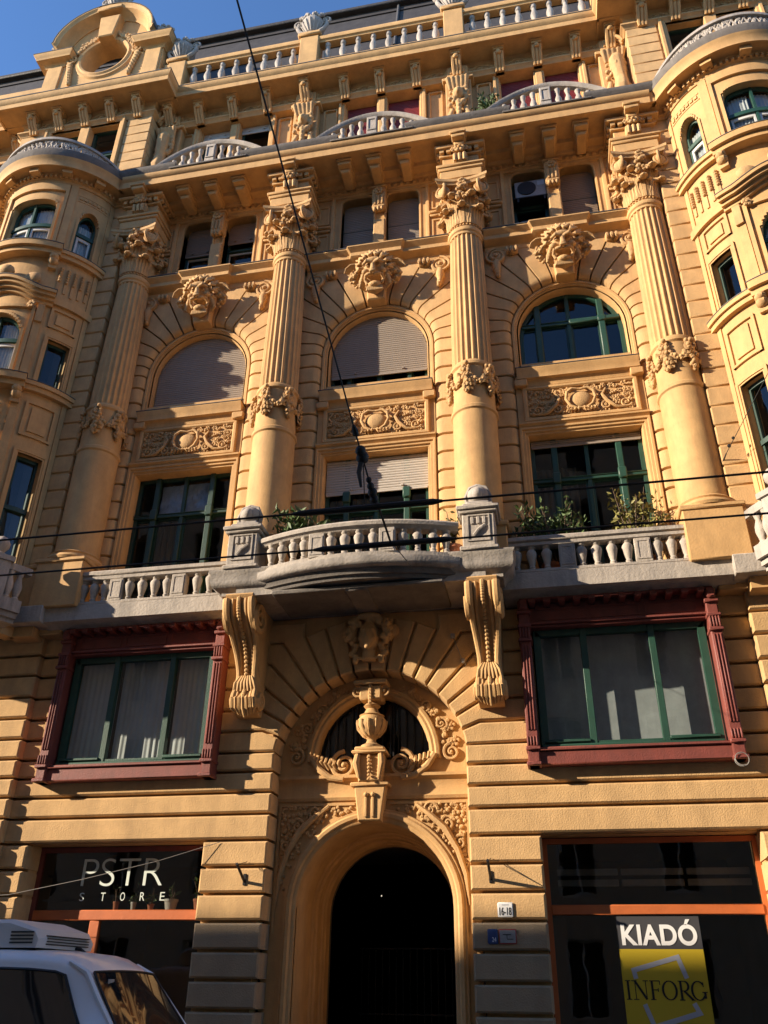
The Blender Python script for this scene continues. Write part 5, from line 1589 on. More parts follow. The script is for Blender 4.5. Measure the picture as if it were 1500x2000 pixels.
        obj('pedestal', mb, M['stone'], bb)
    BOFF = 0.12
    # ---- top storey of the pavilion and the oculus gable
    cx = s * 8.42; hw = 2.0
    mb = MB()
    ho = [rect(*sd((cx + q * 0.14, cx + q * 1.02)), 20.2, 22.78) for q in (-1, 1)]
    mb.plate([(cx - hw, 19.6), (cx + hw, 19.6), (cx + hw, 23.4), (cx - hw, 23.4)], ho, PY + 0.03, PY + 0.3)
    mb.box(cx - hw, cx + hw, PY + 0.5, 0.4, 19.6, 23.4) if False else None
    mb.box(cx - hw, cx - hw + 0.1, PY + 0.3, 0.4, 19.6, 23.4); mb.box(cx + hw - 0.1, cx + hw, PY + 0.3, 0.4, 19.6, 23.4)
    TF = obj('pavilion_attic_wall', mb, M['stucco'], BLD)
    for k in range(8):
        for q in (-1, 1):
            z0 = 19.9 + k * 0.37
            mb = MB(); mb.box(*sd((cx + q * 1.28, cx + q * (hw + 0.02))), PY - 0.02, 0.3, z0 + 0.012, z0 + 0.358, 0.015); obj('stone', mb, M['rustic'], TF)
    mb = MB()
    mb.arch(rect(cx - 1.05, cx + 1.05, 20.0, 22.8), [(0, PY + 0.25), (0, PY - 0.02), (0.03, PY - 0.05), (0.09, PY - 0.05), (0.11, PY - 0.09), (0.17, PY - 0.09), (0.19, PY + 0.05)], closed=True)
    mb.box(cx - 0.15, cx + 0.15, PY - 0.04, PY + 0.25, 20.0, 22.8, 0.02)
    obj('attic_window_surround', mb, M['stucco'], TF)
    for q in (-1, 1):
        x0, x1 = sd((cx + q * 0.15, cx + q * 1.04)); w2 = window('attic_window', TF, x0, x1, 20.0, flat(22.8), PY + 0.2, (), (21.7,), M['greendark'], M['glass'], 0.08)
    mb = MB(); mb.box(cx - 1.9, cx + 1.9, 0.3, 0.35, 19.7, 23.3); obj('interior_wall', mb, M['room'], TF)
    a, b = sd((s * PX, s * 10.4))
    pc = crown([(a - 0.02, 0.3), (a - 0.02, PY), (b + 0.02, PY), (b + 0.02, 0.3)], 'pavilion_cornice')
    for x in (-1.6, -0.8, 0, 0.8, 1.6): put('bracket', BRM, pc, (cx + x, PY, 0))
    for x in (-1.2, -0.4, 0.4, 1.2): put('frieze_scroll', RLM, pc, (cx + x, PY - 0.02, 23.12))
    for q in (-1, 1): put('bracket', BRM, pc, (cx + q * 2.0, -0.25, 0), rz=q * PI / 2)
    # carved figure in the corner beside the pavilion
    mb = MB()
    mb.tube([(s * 6.15, -0.05, 22.6), (s * 6.1, -0.25, 22.1), (s * 6.15, -0.2, 21.4), (s * 6.1, -0.3, 20.9), (s * 6.12, -0.25, 20.3)], [0.14, 0.2, 0.16, 0.2, 0.14], 8)
    for q in range(7): mb.tube([(s * (5.75 + q * 0.1), -0.2, 19.9), (s * (5.75 + q * 0.1), -0.6, 20.15), (s * (5.75 + q * 0.1), -0.35, 20.5)], 0.085, 7)
    fm = sculpt(mb, 0.03, 1); fm.materials.append(M['relief']); put('herm_carving', fm, TF)
    # gable
    yg = PY - 0.05
    arcg = [(cx + 1.42 * math.cos(R_(t)), 26.55 + 1.38 * math.sin(R_(t))) for t in range(180, -1, -10)]
    outl = [(cx - 1.9, 23.6), (cx - 1.9, 26.05), (cx - 1.42, 26.05)] + arcg + [(cx + 1.42, 26.05), (cx + 1.9, 26.05), (cx + 1.9, 23.6)]
    hole = [(cx + 0.72 * math.cos(R_(t)), 26.0 + 0.76 * math.sin(R_(t))) for t in range(0, 360, 12)]
    mb = MB(); mb.plate(outl, [hole], yg, yg + 0.5)
    G = obj('gable', mb, M['stucco'], BLD)
    circ = [(cx + 0.72 * math.cos(R_(t)), 26.0 + 0.76 * math.sin(R_(t))) for t in range(360, 0, -10)]
    mb = MB(); mb.arch(circ, [(0.0, yg + 0.5), (0.0, yg - 0.02), (0.03, yg - 0.08), (0.09, yg - 0.1), (0.14, yg - 0.06), (0.2, yg - 0.06), (0.26, yg + 0.02)], closed=True)
    obj('oculus_ring', mb, M['stucco'], G)
    mb = MB(); mb.arch([(cx - 1.5, 26.45)] + [(x, z) for x, z in arcg] + [(cx + 1.5, 26.45)], [(-0.12, yg + 0.1), (-0.12, yg - 0.03), (-0.06, yg - 0.08), (0.0, yg - 0.22), (0.04, yg - 0.36), (0.12, yg - 0.38), (0.16, yg - 0.42), (0.19, yg - 0.42), (0.2, yg + 0.5)])
    gc = obj('gable_moulding', mb, M['stucco'], G)
    mb = MB(); mb.arch([(cx - 1.5, 26.45)] + [(x, z) for x, z in arcg] + [(cx + 1.5, 26.45)], [(0.203, yg - 0.43), (0.225, yg - 0.43), (0.225, yg + 0.5), (0.203, yg + 0.5)]); obj('flashing', mb, M['flash'], gc)
    for q in (-1, 1):
        x0, x1 = sd((cx + q * 1.30, cx + q * 1.9))
        mb = MB(); mb.mould([(x0, 0.2), (x0, yg), (x1, yg), (x1, 0.2)], [(-0.2, 25.93), (0.03, 25.93), (0.06, 26.01), (0.12, 26.05), (0.26, 26.09), (0.28, 26.19), (0.34, 26.27), (0.34, 26.31), (-0.2, 26.37)])
        mb.box(x0 + 0.05, x1 - 0.05, yg - 0.06, yg + 0.02, 23.7, 25.95, 0.02)
        w = obj('gable_wing', mb, M['stucco'], G)
        mb = MB(); mb.mould([(x0, 0.2), (x0, yg), (x1, yg), (x1, 0.2)], [(-0.2, 26.35), (0.35, 26.312), (0.352, 26.33), (-0.2, 26.39)]); obj('flashing', mb, M['flash'], w)
        put('finial', FINM, G, (cx + q * 1.68, yg + 0.1, 26.37 - 25.42 * 0.75), scale=(0.75, 0.75, 0.75))
        mb = MB(); rnd = random.Random(6)
        for k in range(34):
            t = R_(20 + 55 * rnd.random()); rr = rnd.uniform(0.9, 1.12)
            mb.ball((cx + q * rr * math.cos(t), yg - 0.05, 26.05 + rr * math.sin(t)), rnd.uniform(0.05, 0.09), 6, 5)
        mb.spiral((cx + q * 1.08, yg - 0.08, 26.05), 0.18, 1.7, q, R_(90), 0.22)
        for k in range(8): mb.ball((cx + q * (1.1 - 0.02 * k), yg - 0.06, 25.85 - k * 0.13), (0.11 - 0.006 * k, 0.08, 0.09), 7, 5)
        obj('foliage_relief', mb, M['relief'], G)
    mb = MB(); mb.prism([(cx - 0.34, 27.75), (cx + 0.34, 27.75), (cx + 0.24, 26.72), (cx - 0.24, 26.72)], yg - 0.28, yg + 0.1, 0.03)
    obj('keystone', mb, M['stucco'], G)
    mb = MB(); mb.box(cx - 0.42, cx + 0.42, yg - 0.42, yg + 0.3, 27.9, 28.14, 0.03); obj('finial_block', mb, M['stucco'], G)
    put('finial', FINM, G, (cx, yg - 0.05, 28.14 - 25.42))
    # the building goes on beyond the pavilion
    a, b = sd((s * 10.3, s * 19))
    hs = [(s * (11.6 + 2.4 * i), z0, z1) for i in range(3) for z0, z1 in ((0.9, 3.4), (5.0, 7.0), (8.3, 11.2), (13.1, 15.2), (17.0, 18.9), (20.2, 22.7))]
    mb = MB(); mb.plate([(a, -0.2), (b, -0.2), (b, 23.5), (a, 23.5)], [rect(x - 0.6, x + 0.6, z0, z1) for x, z0, z1 in hs], 0.05, 0.5)
    W2 = obj('wall', mb, M['stucco'], BLD)
    for x, z0, z1 in hs:
        mb = MB(); mb.arch(rect(x - 0.6, x + 0.6, z0, z1), [(0, 0.3), (0, 0.03), (0.04, 0.0), (0.12, 0.0), (0.16, 0.06)], closed=True); obj('window_trim', mb, M['stucco'], W2)
        window('sash_window', W2, x - 0.6, x + 0.6, z0, flat(z1), 0.3, (x,), (z0 + (z1 - z0) * 0.68,), M['greendark'], M['glass'], 0.07)
    for i in range(len(ZC) - 2):
        if i % 1 == 0:
            for x0_, x1_ in ((10.4, 10.95), (12.25, 13.35), (14.65, 15.75), (17.05, 19.0)): band(W2, s * x0_, s * x1_, ZC[i], ZC[i + 1], 0.0, 0.2)
    cc = crown([(a, 0.05), (b, 0.05)], 'crowning_cornice')
    mb = MB(); mb.box(a, b, -0.52, -0.2, 23.66, 24.1, 0.02); mb.box(a, b, -0.56, -0.16, 24.95, 25.2, 0.03); rb2 = obj('roof_balustrade', mb, M['stucco'], BLD)
    for q in range(14): put('baluster', RBM, rb2, (s * (10.7 + q * 0.42), -0.36, 24.1))
    for q in range(6): put('bracket', BRM, cc, (s * (10.9 + q * 1.0), 0.05, 0))
    mb = MB()
    mb.mould([(a, 0.05), (b, 0.05)], [(-0.2, 19.15), (0.1, 19.2), (0.2, 19.36), (0.9, 19.37), (0.95, 19.6), (1.05, 19.8), (-0.2, 19.86)]); obj('main_cornice', mb, M['stucco'], BLD)

# ------------------------------------------------------------------ belt course and balconies of the first floor
sb = MB(); sb.lathe([(0.075, 0), (0.08, 0.04), (0.05, 0.07), (0.06, 0.1), (0.045, 0.13), (0.085, 0.3), (0.095, 0.36), (0.085, 0.4), (0.055, 0.44), (0.075, 0.47), (0.08, 0.5)], (0, 0, 0), 12)
SBM = mesh_of(sb, M['stone_light'], 'baluster')
for s in (-1, 1):
    x0, x1 = sorted((s * 2.45, s * 6.28))
    mb = MB(); mb.mould([(x0, 0.0), (x1, 0.0)], [(-0.1, 7.56), (0.36, 7.58), (0.42, 7.62), (0.60, 7.63), (0.60, 7.93), (-0.1, 7.95)])
    x2, x3 = sorted((s * 6.22, s * 7.1))
    mb.box(x2, x3, -0.72, 0.1, 7.60, 7.94, 0.015)
    B = obj('side_balcony', mb, M['stone_light'], BLD)
    x2, x3 = sorted((s * 6.0, s * 7.1))
    mb = MB(); mb.box(x2, x3, -0.3, 0.1, 7.5, 7.62, 0.02); obj('belt_moulding', mb, M['stucco'], B)
    mb = MB(); mb.box(*sorted((s * 2.5, s * 5.66)), -0.60, -0.40, 8.44, 8.52, 0.012); mb.box(*sorted((s * 2.5, s * 5.66)), -0.63, -0.37, 8.52, 8.62, 0.02); obj('rail', mb, M['stone_light'], B)
    mb = MB(); mb.box(*sorted((s * 2.5, s * 5.66)), -0.58, -0.42, 7.94, 8.0, 0.01); obj('plinth', mb, M['stone_light'], B)
    for x in (3.59, 4.86):
        mb = MB(); mb.box(s * x - 0.14, s * x + 0.14, -0.585, -0.41, 7.98, 8.45, 0.012)
        mb.arch(rect(s * x - 0.08, s * x + 0.08, 8.07, 8.38), [(0.0, -0.595), (0.0, -0.57), (0.03, -0.57), (0.03, -0.595)], closed=True); obj('post', mb, M['stone_light'], B)
    for x in (2.72, 2.98, 3.24, 3.84, 4.09, 4.35, 4.61, 5.11, 5.34, 5.56): put('baluster', SBM, B, (s * x, -0.50, 7.95))
# central balcony
def cfront(x, bulge=0.36, y0=-1.17, hw=1.78): return y0 - bulge * (1 - (x / hw) ** 2)
xs = [-1.78 + 3.56 * i / 24 for i in range(25)]
path = [(x, cfront(x)) for x in xs]
mb = MB()
mb.mould(path, [(-0.9, 7.84), (-0.02, 7.85), (0.02, 7.88), (0.04, 7.92), (0.04, 8.02), (-0.9, 8.05)])
mb.box(-2.2, 2.2, -1.1, 0.1, 7.64, 7.98)
CB = obj('central_balcony', mb, M['stone'], BLD)
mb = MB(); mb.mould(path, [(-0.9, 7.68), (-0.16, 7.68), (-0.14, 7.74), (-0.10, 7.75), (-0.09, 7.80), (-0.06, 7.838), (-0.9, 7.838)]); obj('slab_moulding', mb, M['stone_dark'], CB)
mb = MB(); mb.mould(path, [(-0.2, 8.03), (-0.02, 8.03), (-0.02, 8.12), (-0.2, 8.12)]); obj('plinth', mb, M['stone_light'], CB)
mb = MB(); mb.mould(path, [(-0.24, 8.56), (-0.04, 8.56), (-0.02, 8.6), (0.02, 8.62), (0.03, 8.68), (0.0, 8.72), (-0.24, 8.72)]); obj('rail', mb, M['stone_light'], CB)
for x in (-1.58, -1.36, -1.13, -0.92, -0.42, -0.17, 0.08, 0.33, 0.84, 1.08, 1.34, 1.56):
    put('baluster', SBM, CB, (x, cfront(x) + 0.11, 8.10), scale=(1, 1, 0.93))
for x in (-0.67, 0.58):
    mb = MB(); y = cfront(x); mb.box(x - 0.14, x + 0.14, y + 0.01, y + 0.2, 8.1, 8.57, 0.012); mb.arch(rect(x - 0.08, x + 0.08, 8.18, 8.48), [(0.0, y), (0.0, y + 0.03), (0.03, y + 0.03), (0.03, y)], closed=True)
    obj('post', mb, M['stone_light'], CB)
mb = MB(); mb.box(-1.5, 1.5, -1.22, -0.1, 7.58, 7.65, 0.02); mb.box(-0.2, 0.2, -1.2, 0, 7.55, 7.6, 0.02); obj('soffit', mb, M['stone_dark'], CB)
# corbel outline (y, z) from the wall
side = catmull([(0.1, 7.72), (-1.02, 7.72), (-1.06, 7.55), (-0.98, 7.30), (-0.72, 7.08), (-0.48, 6.8), (-0.36, 6.45), (-0.36, 6.2), (-0.40, 6.05), (-0.34, 5.88), (-0.2, 5.78), (0.1, 5.76)], 5)
front = catmull([(-1.06, 7.60), (-1.06, 7.5), (-0.98, 7.30), (-0.72, 7.08), (-0.48, 6.8), (-0.36, 6.45), (-0.36, 6.2), (-0.42, 6.02), (-0.34, 5.86)], 5)
for s in (-1, 1):
    cx = s * 2.13
    mb = MB()
    mb.mould([(cx - 0.36, 0.1), (cx - 0.36, -1.0), (cx + 0.36, -1.0), (cx + 0.36, 0.1)], [(-0.3, 7.66), (0.0, 7.67), (0.04, 7.74), (0.12, 7.8), (0.17, 7.84), (0.19, 7.9), (0.19, 8.06), (0.22, 8.1), (0.22, 8.13), (-0.3, 8.15)])
    mb.box(cx - 0.36, cx + 0.36, -1.05, 0.0, 7.68, 8.14)
    cbk = obj('corbel', mb, M['stone'], CB)
    mb = MB(); n = len(side)
    cw = lambda z: 0.25 if z > 7.2 else (0.25 - 0.09 * min(1, (7.2 - z) / 0.7) if z > 6.4 else 0.16 + 0.05 * min(1, (6.4 - z) / 0.3))
    vs = [(cx - cw(z), y, z) for y, z in side] + [(cx + cw(z), y, z) for y, z in side]
    tri = tessellate_polygon([[Vector((y, z, 0)) for y, z in side]])
    mb.add(vs, [(i, (i + 1) % n, (i + 1) % n + n, i + n) for i in range(n)] + [tuple(t) for t in tri] + [tuple(i + n for i in t) for t in tri])
    for q in (-1, 1):
        mb.tube([(cx + q * (cw(z) - 0.02), y - 0.02, z) for y, z in front], [0.07 if z > 7.1 else 0.05 for y, z in front], 8)
        for (yc, zc, r) in ((-0.72, 7.38, 0.29), (-0.22, 6.02, 0.15)):
            pts = []
            for i in range(30):
                t = i / 29; a = PI * 1.0 + t * 4 * PI; rr = r * (1 - 0.85 * t)
                pts.append((cx + q * (cw(zc) + 0.015), yc + rr * math.cos(a), zc + rr * math.sin(a)))
            mb.tube(pts, [0.065 * (1 - 0.5 * i / 29) for i in range(30)], 6)
    for y, z in front: mb.ball((cx, y - 0.04, z), 0.04, 7, 5)
    for q in (-0.12, 0.12): mb.tube([(cx + q, y - 0.015, z) for y, z in front], 0.035, 6)
    for q in range(7):                                     # acanthus under the lower scroll
        u = -1 + q / 3
        mb.tube([(cx + u * 0.13, -0.36, 6.16 - 0.05 * abs(u)), (cx + u * 0.2, -0.47, 6.0), (cx + u * 0.2, -0.42, 5.84 + 0.03 * abs(u)), (cx + u * 0.15, -0.30, 5.72 + 0.07 * abs(u))], [0.025, 0.04, 0.042, 0.02], 6)
        mb.tube([(cx + u * 0.10, -0.40, 6.42), (cx + u * 0.17, -0.44, 6.28), (cx + u * 0.2, -0.42, 6.14)], [0.02, 0.034, 0.02], 6)
    obj('console', mb, M['stucco'], cbk)
    # pedestal with finial
    mb = MB(); mb.box(cx - 0.28, cx + 0.28, -1.22, -0.68, 8.13, 8.84, 0.02); mb.box(cx - 0.33, cx + 0.33, -1.26, -0.64, 8.13, 8.2, 0.015)
    mb.box(cx - 0.33, cx + 0.33, -1.27, -0.63, 8.84, 8.90, 0.015); mb.box(cx - 0.37, cx + 0.37, -1.31, -0.59, 8.90, 8.97, 0.015)
    mb.box(cx - 0.27, cx + 0.27, -1.2, -0.7, 8.97, 9.07, 0.02)
    pe = obj('pedestal', mb, M['stone_light'], CB)
    mb = MB()
    for q in (-0.1, 0, 0.1): mb.box(cx + q - 0.03, cx + q + 0.03, -1.25, -1.2, 8.62, 8.76, 0.01)
    mb.arch(rect(cx - 0.17, cx + 0.17, 8.32, 8.78), [(0, -1.24), (0, -1.21), (0.025, -1.21), (0.025, -1.24)], closed=True)
    mb.tube([(cx + 0.12, -1.23, 8.6), (cx, -1.25, 8.5), (cx - 0.08, -1.23, 8.4)], 0.03, 6)
    obj('triglyph', mb, M['stone_light'], pe)
    mb = MB(); mb.box(cx - 0.2, cx + 0.2, -1.14, -0.76, 9.07, 9.14, 0.02); mb.ball((cx, -0.95, 9.32), (0.2, 0.2, 0.19), 16, 12)
    mb.ball((cx, -1.10, 9.30), (0.1, 0.1, 0.12), 10, 8)
    for q in (-1, 1): mb.tube([(cx + q * 0.19, -0.95, 9.14), (cx + q * 0.22, -0.97, 9.3), (cx + q * 0.14, -0.98, 9.48), (cx, -0.98, 9.53)], 0.04, 6)
    obj('finial', mb, M['stone'], pe)

# ------------------------------------------------------------------ across the street (shades the foot of the facade)
OPX0, OPX1, OPY, OPH = -75, 45, -16.2, 16.6
holes = []
for fl in range(4):
    for i in range(36):
        x = OPX0 + 2 + i * 3.3
        holes.append(rect(x, x + 1.2, 1.0 + fl * 3.5, 3.2 + fl * 3.5))
mb = MB(); mb.plate([(OPX0, 0), (OPX1, 0), (OPX1, OPH), (OPX0, OPH)], holes, OPY, OPY - 0.4)
OP = thing('townhouse', 'plain grey rendered house across the street, behind the viewer', 'building')
obj('wall', mb, M['opposite'], OP)
mb = MB(); mb.box(OPX0, OPX1, OPY - 12, OPY - 0.5, 0, OPH - 0.1); obj('core', mb, M['dark'], OP)
mb = MB(); mb.box(OPX0, OPX1, OPY - 12, OPY + 0.35, OPH, OPH + 0.3, 0.05); obj('roof', mb, M['slate'], OP)
mb = MB(); mb.plate([(-20, OPH + 0.3), (45, OPH + 0.3), (45, 23.5), (-20, 23.5)], [rect(-18.5 + i * 3.3, -17.3 + i * 3.3, 17.6 + fl * 3.1, 19.4 + fl * 3.1) for i in range(18) for fl in range(2)], OPY, OPY - 0.4); obj('upper_wall', mb, M['opposite'], OP)  # unseen taller part, added to keep sky out of the window reflections
mb = MB(); mb.box(-20, 45, OPY - 12, OPY - 0.5, OPH + 0.3, 23.4); obj('upper_core', mb, M['dark'], OP)
mb = MB(); mb.box(-20.2, 45.2, OPY - 12, OPY + 0.35, 23.5, 23.8, 0.05); obj('upper_roof', mb, M['slate'], OP)
wm = MB(); wm.arch(rect(0, 1.2, 0, 2.2), [(-0.08, OPY - 0.3), (-0.08, OPY - 0.2), (0, OPY - 0.2), (0, OPY - 0.3)], closed=True); wm.box(0.57, 0.63, OPY - 0.3, OPY - 0.2, 0, 2.2)
WMM = mesh_of(wm, M['whiteframe'], 'window')
for fl in range(4):
    for i in range(14, 36): put('window', WMM, OP, (OPX0 + 2 + i * 3.3, 0, 1.0 + fl * 3.5))

# ------------------------------------------------------------------ delivery van at the kerb
VX, VY = -2.58, -3.25
van = thing('delivery_van', 'small white delivery van with a cooling unit on its roof, parked by the shop', 'van', (VX, VY, 0))
van.rotation_euler = (0, 0, R_(-6))
# stations: x, belt half width, belt z, roof half width, roof z, bottom z
ST = [(-3.1, 0.80, 1.05, 0.70, 1.80, 0.35), (-3.0, 0.86, 1.10, 0.76, 1.93, 0.3), (-2.0, 0.88, 1.12, 0.78, 2.0, 0.28), (-0.9, 0.88, 1.12, 0.77, 2.0, 0.28), (-0.35, 0.88, 1.12, 0.75, 1.985, 0.28), (0.0, 0.88, 1.13, 0.72, 1.95, 0.28),
      (0.20, 0.88, 1.13, 0.69, 1.87, 0.28), (0.36, 0.88, 1.13, 0.69, 1.77, 0.28), (0.56, 0.88, 1.13, 0.73, 1.53, 0.28), (0.88, 0.88, 1.12, 0.79, 1.16, 0.28), (0.94, 0.87, 1.06, 0.80, 1.12, 0.28), (1.55, 0.85, 0.96, 0.76, 1.02, 0.28), (1.85, 0.80, 0.78, 0.68, 0.86, 0.3), (1.95, 0.72, 0.58, 0.62, 0.64, 0.36)]
def vsec(st):
    x, bw, bz, rw, rz, b0 = st
    pts = [(bw * 0.92, b0), (bw, b0 + 0.12), (bw + 0.01, (b0 + bz) / 2), (bw, bz), (bw - 0.015, bz + 0.02 * (rz - bz)), (rw + 0.035, rz - 0.16 * min(1, (rz - bz))), (rw, rz - 0.06 * min(1, rz - bz)), (rw - 0.08, rz - 0.015), (rw * 0.5, rz + 0.012), (0, rz + 0.02)]
    full = [(-y, z) for y, z in pts] + [(y, z) for y, z in pts[-2::-1]]
    return [(x, y, z) for y, z in full]
secs = [vsec(s) for s in ST]; m = len(secs[0])
mb = MB(); mb.add([p for q in secs for p in q], [(i * m + k, i * m + k + 1, (i + 1) * m + k + 1, (i + 1) * m + k) for i in range(len(secs) - 1) for k in range(m - 1)] + [tuple(range(m)), tuple((len(secs) - 1) * m + k for k in range(m))] + [(i * m, (i + 1) * m, (i + 1) * m + m - 1, i * m + m - 1) for i in range(len(secs) - 1)])
body = obj('body', mb, M['van'], van, angle=50)
def vat(x):
    for a, b in zip(ST[:-1], ST[1:]):
        if a[0] <= x <= b[0]:
            t = (x - a[0]) / (b[0] - a[0]); return tuple(u + (v - u) * t for u, v in zip(a, b))
def vpt(x, k, f, side):      # point on the side between outline points 4 (belt) and 5 (cant rail)
    st = vat(x); p = vsec(st)
    lo, hi = p[4], p[5]
    return Vector((x, side * -(lo[1] + (hi[1] - lo[1]) * f) * -1 if side > 0 else (lo[1] + (hi[1] - lo[1]) * f), lo[2] + (hi[2] - lo[2]) * f))
M['vanglass'] = mat('tinted_car_glass', (0.012, 0.014, 0.016), 0.04, spec=0.8)
for sdn in (-1, 1):
    for (xa, xb, xt0, xt1, lab) in ((-0.85, 0.52, -0.85, 0.10, 'door_window'), ):
        vs = []; n = 8
        for i in range(n + 1):
            t = i / n
            for f in (0.06, 0.5, 0.92):
                x = xa + (xb - xa) * t if f < 0.1 else (xa + ((xb + xt1) / 2 - xa) * t if f < 0.6 else xt0 + (xt1 - xt0) * t)
                st = vat(x); p = vsec(st); lo, hi = p[4], p[5]
                vs.append((x, sdn * (-(lo[1] + (hi[1] - lo[1]) * f) + 0.012), lo[2] + (hi[2] - lo[2]) * f))
        mb = MB(); mb.add(vs, [(i * 3 + k, i * 3 + 3 + k, i * 3 + 4 + k, i * 3 + 1 + k) for i in range(n) for k in (0, 1)])
        dw = obj(lab, mb, M['vanglass'], van, angle=60)
        edge = [vs[i * 3] for i in range(n + 1)] + [vs[n * 3 + 1]] + [vs[i * 3 + 2] for i in range(n, -1, -1)] + [vs[1], vs[0]]
        mb = MB(); mb.tube(edge, 0.016, 5); obj('seal', mb, M['rubber'], dw)
    mb = MB(); mb.box(0.42, 0.54, sdn * 0.90, sdn * 1.08, 0.96, 1.14, 0.03); obj('mirror', mb, M['rubber'], van)
    mb = MB(); mb.tube([(0.90, sdn * 0.795, 1.15), (0.56, sdn * 0.735, 1.51), (0.34, sdn * 0.69, 1.76), (0.1, sdn * 0.71, 1.87)], [0.03, 0.035, 0.035, 0.02], 6); obj('pillar', mb, M['van'], van)
# windscreen following the raked stations
vs = []; n = 10; rows = [(0.38, 1.755), (0.56, 1.54), (0.72, 1.355), (0.86, 1.195)]
for (x, z) in rows:
    st = vat(x); hw = st[3] - 0.05
    for i in range(n + 1):
        u = -1 + 2 * i / n
        vs.append((x + 0.06 * (1 - u * u) + 0.014, u * hw, z + 0.02 * (1 - u * u) + 0.012))
mb = MB(); mb.add(vs, [(r * (n + 1) + i, r * (n + 1) + i + 1, (r + 1) * (n + 1) + i + 1, (r + 1) * (n + 1) + i) for r in range(3) for i in range(n)])
ws = obj('windscreen', mb, M['vanglass'], van, angle=60)
mb = MB(); mb.tube([vs[i] for i in range(n + 1)], 0.014, 5); mb.tube([vs[r * (n + 1)] for r in range(4)], 0.014, 5); mb.tube([vs[r * (n + 1) + n] for r in range(4)], 0.014, 5); obj('seal', mb, M['rubber'], ws)
mb = MB(); mb.box(0.505, 0.52, -0.52, -0.40, 1.63, 1.70, 0.004); obj('sticker', mb, M['plaquegrey'], ws)
# cooling unit
mb = MB()
prof = [(-1.95, 2.02), (-1.95, 2.24), (-1.80, 2.33), (-0.95, 2.33), (-0.55, 2.22), (-0.48, 2.12), (-0.50, 2.02)]
n = len(prof)
rr = []
for yy, sc in ((-0.56, 0.86), (-0.50, 1.0), (0.50, 1.0), (0.56, 0.86)):
    rr += [(-1.2 + (x + 1.2) * (0.97 if sc < 1 else 1), yy, 2.02 + (z - 2.02) * sc) for x, z in prof]
mb.add(rr, [(k * n + i, k * n + (i + 1) % n, (k + 1) * n + (i + 1) % n, (k + 1) * n + i) for k in range(3) for i in range(n)] + [tuple(range(n)), tuple(3 * n + i for i in range(n))])
cu = obj('cooling_unit', mb, M['vanplastic'], van, angle=30)
for k in range(4):
    mb = MB(); mb.box(-0.90, -0.58, -0.567 - 0.004, -0.545, 2.065 + k * 0.038, 2.083 + k * 0.038); obj('vent', mb, M['rubber'], cu)
    mb = MB(); mb.box(-0.56 + 0.0 * k, -0.465 , -0.42, 0.42, 2.055 + k * 0.03, 2.067 + k * 0.03); obj('vent', mb, M['rubber'], cu)
mb = MB(); mb.box(-1.85, -0.6, -0.45, 0.45, 1.985, 2.03); obj('mount', mb, M['rubber'], cu)
mb = MB(); mb.tube([(-0.35, 0.2, 1.99), (-0.42, 0.2, 2.03), (-0.6, 0.2, 2.05)], 0.02, 6); obj('antenna', mb, M['rubber'], van)
for x in (-2.3, 1.25):
    for sdn in (-1, 1):
        mb = MB(); pr = [(0.17, -0.1), (0.30, -0.11), (0.32, -0.06), (0.32, 0.06), (0.30, 0.11), (0.17, 0.1)]
        mt = Matrix.Rotation(PI / 2, 4, 'X'); t = MB(); t.lathe(pr, (0, 0, 0), 24); mb.merge(t, mt)
        w = obj('wheel', mb, M['rubber'], van, (x, sdn * 0.80, 0.32))
        mb = MB(); t = MB(); t.lathe([(0.02, -0.085), (0.17, -0.09), (0.18, 0), (0.17, 0.09), (0.02, 0.085)], (0, 0, 0), 20); mb.merge(t, mt); obj('rim', mb, M['chrome'], w)
for sdn in (-1, 1):
    mb = MB(); mb.ball((1.74, sdn * 0.62, 0.82), (0.18, 0.16, 0.11), 10, 8); obj('headlight', mb, M['chrome'], van)
mb = MB(); mb.box(1.85, 2.02, -0.8, 0.8, 0.35, 0.58, 0.05); obj('bumper', mb, M['rubber'], van)

# ------------------------------------------------------------------ lettering
def text_obj(name, body, size, m, parent, loc, width=None, align='LEFT', extrude=0.002, shear=0.0, spacing=1.0, bold=0.0, height=None):
    cu_ = bpy.data.curves.new('t', 'FONT'); cu_.body = body; cu_.size = size; cu_.align_x = align; cu_.extrude = extrude; cu_.space_character = spacing; cu_.shear = shear; cu_.offset = bold
    t = bpy.data.objects.new('t', cu_); COL.objects.link(t)
    me = bpy.data.meshes.new_from_object(t.evaluated_get(bpy.context.evaluated_depsgraph_get()))
    bpy.data.objects.remove(t); bpy.data.curves.remove(cu_)
    xs_ = [v.co.x for v in me.vertices]; ys_ = [v.co.y for v in me.vertices]
    sx = width / (max(xs_) - min(xs_)) if width else 1.0
    sy = height / (max(ys_) - min(ys_)) if height else sx
    x0 = min(xs_); y0 = min(ys_)
    for v in me.vertices:
        x, y, z = v.co; v.co = ((x - x0) * sx, -z, (y - y0) * sy)
    me.materials.clear(); me.materials.append(m)
    return put(name, me, parent, loc)
SHOPL = [o for o in BLD.children_recursive if o.get('label') == 'shop window with pale lettering and potted plants'][0]
text_obj('lettering', 'PSTR', 0.5, M['letter'], SHOPL, (-5.12, 0.495, 3.13), width=1.50, height=0.44, bold=-0.007)
for ch, x in zip('STORE', (-5.10, -4.71, -4.35, -3.99, -3.63)):
    text_obj('lettering', ch, 0.2, M['letter'], SHOPL, (x, 0.495, 2.90), height=0.13, width=0.085)

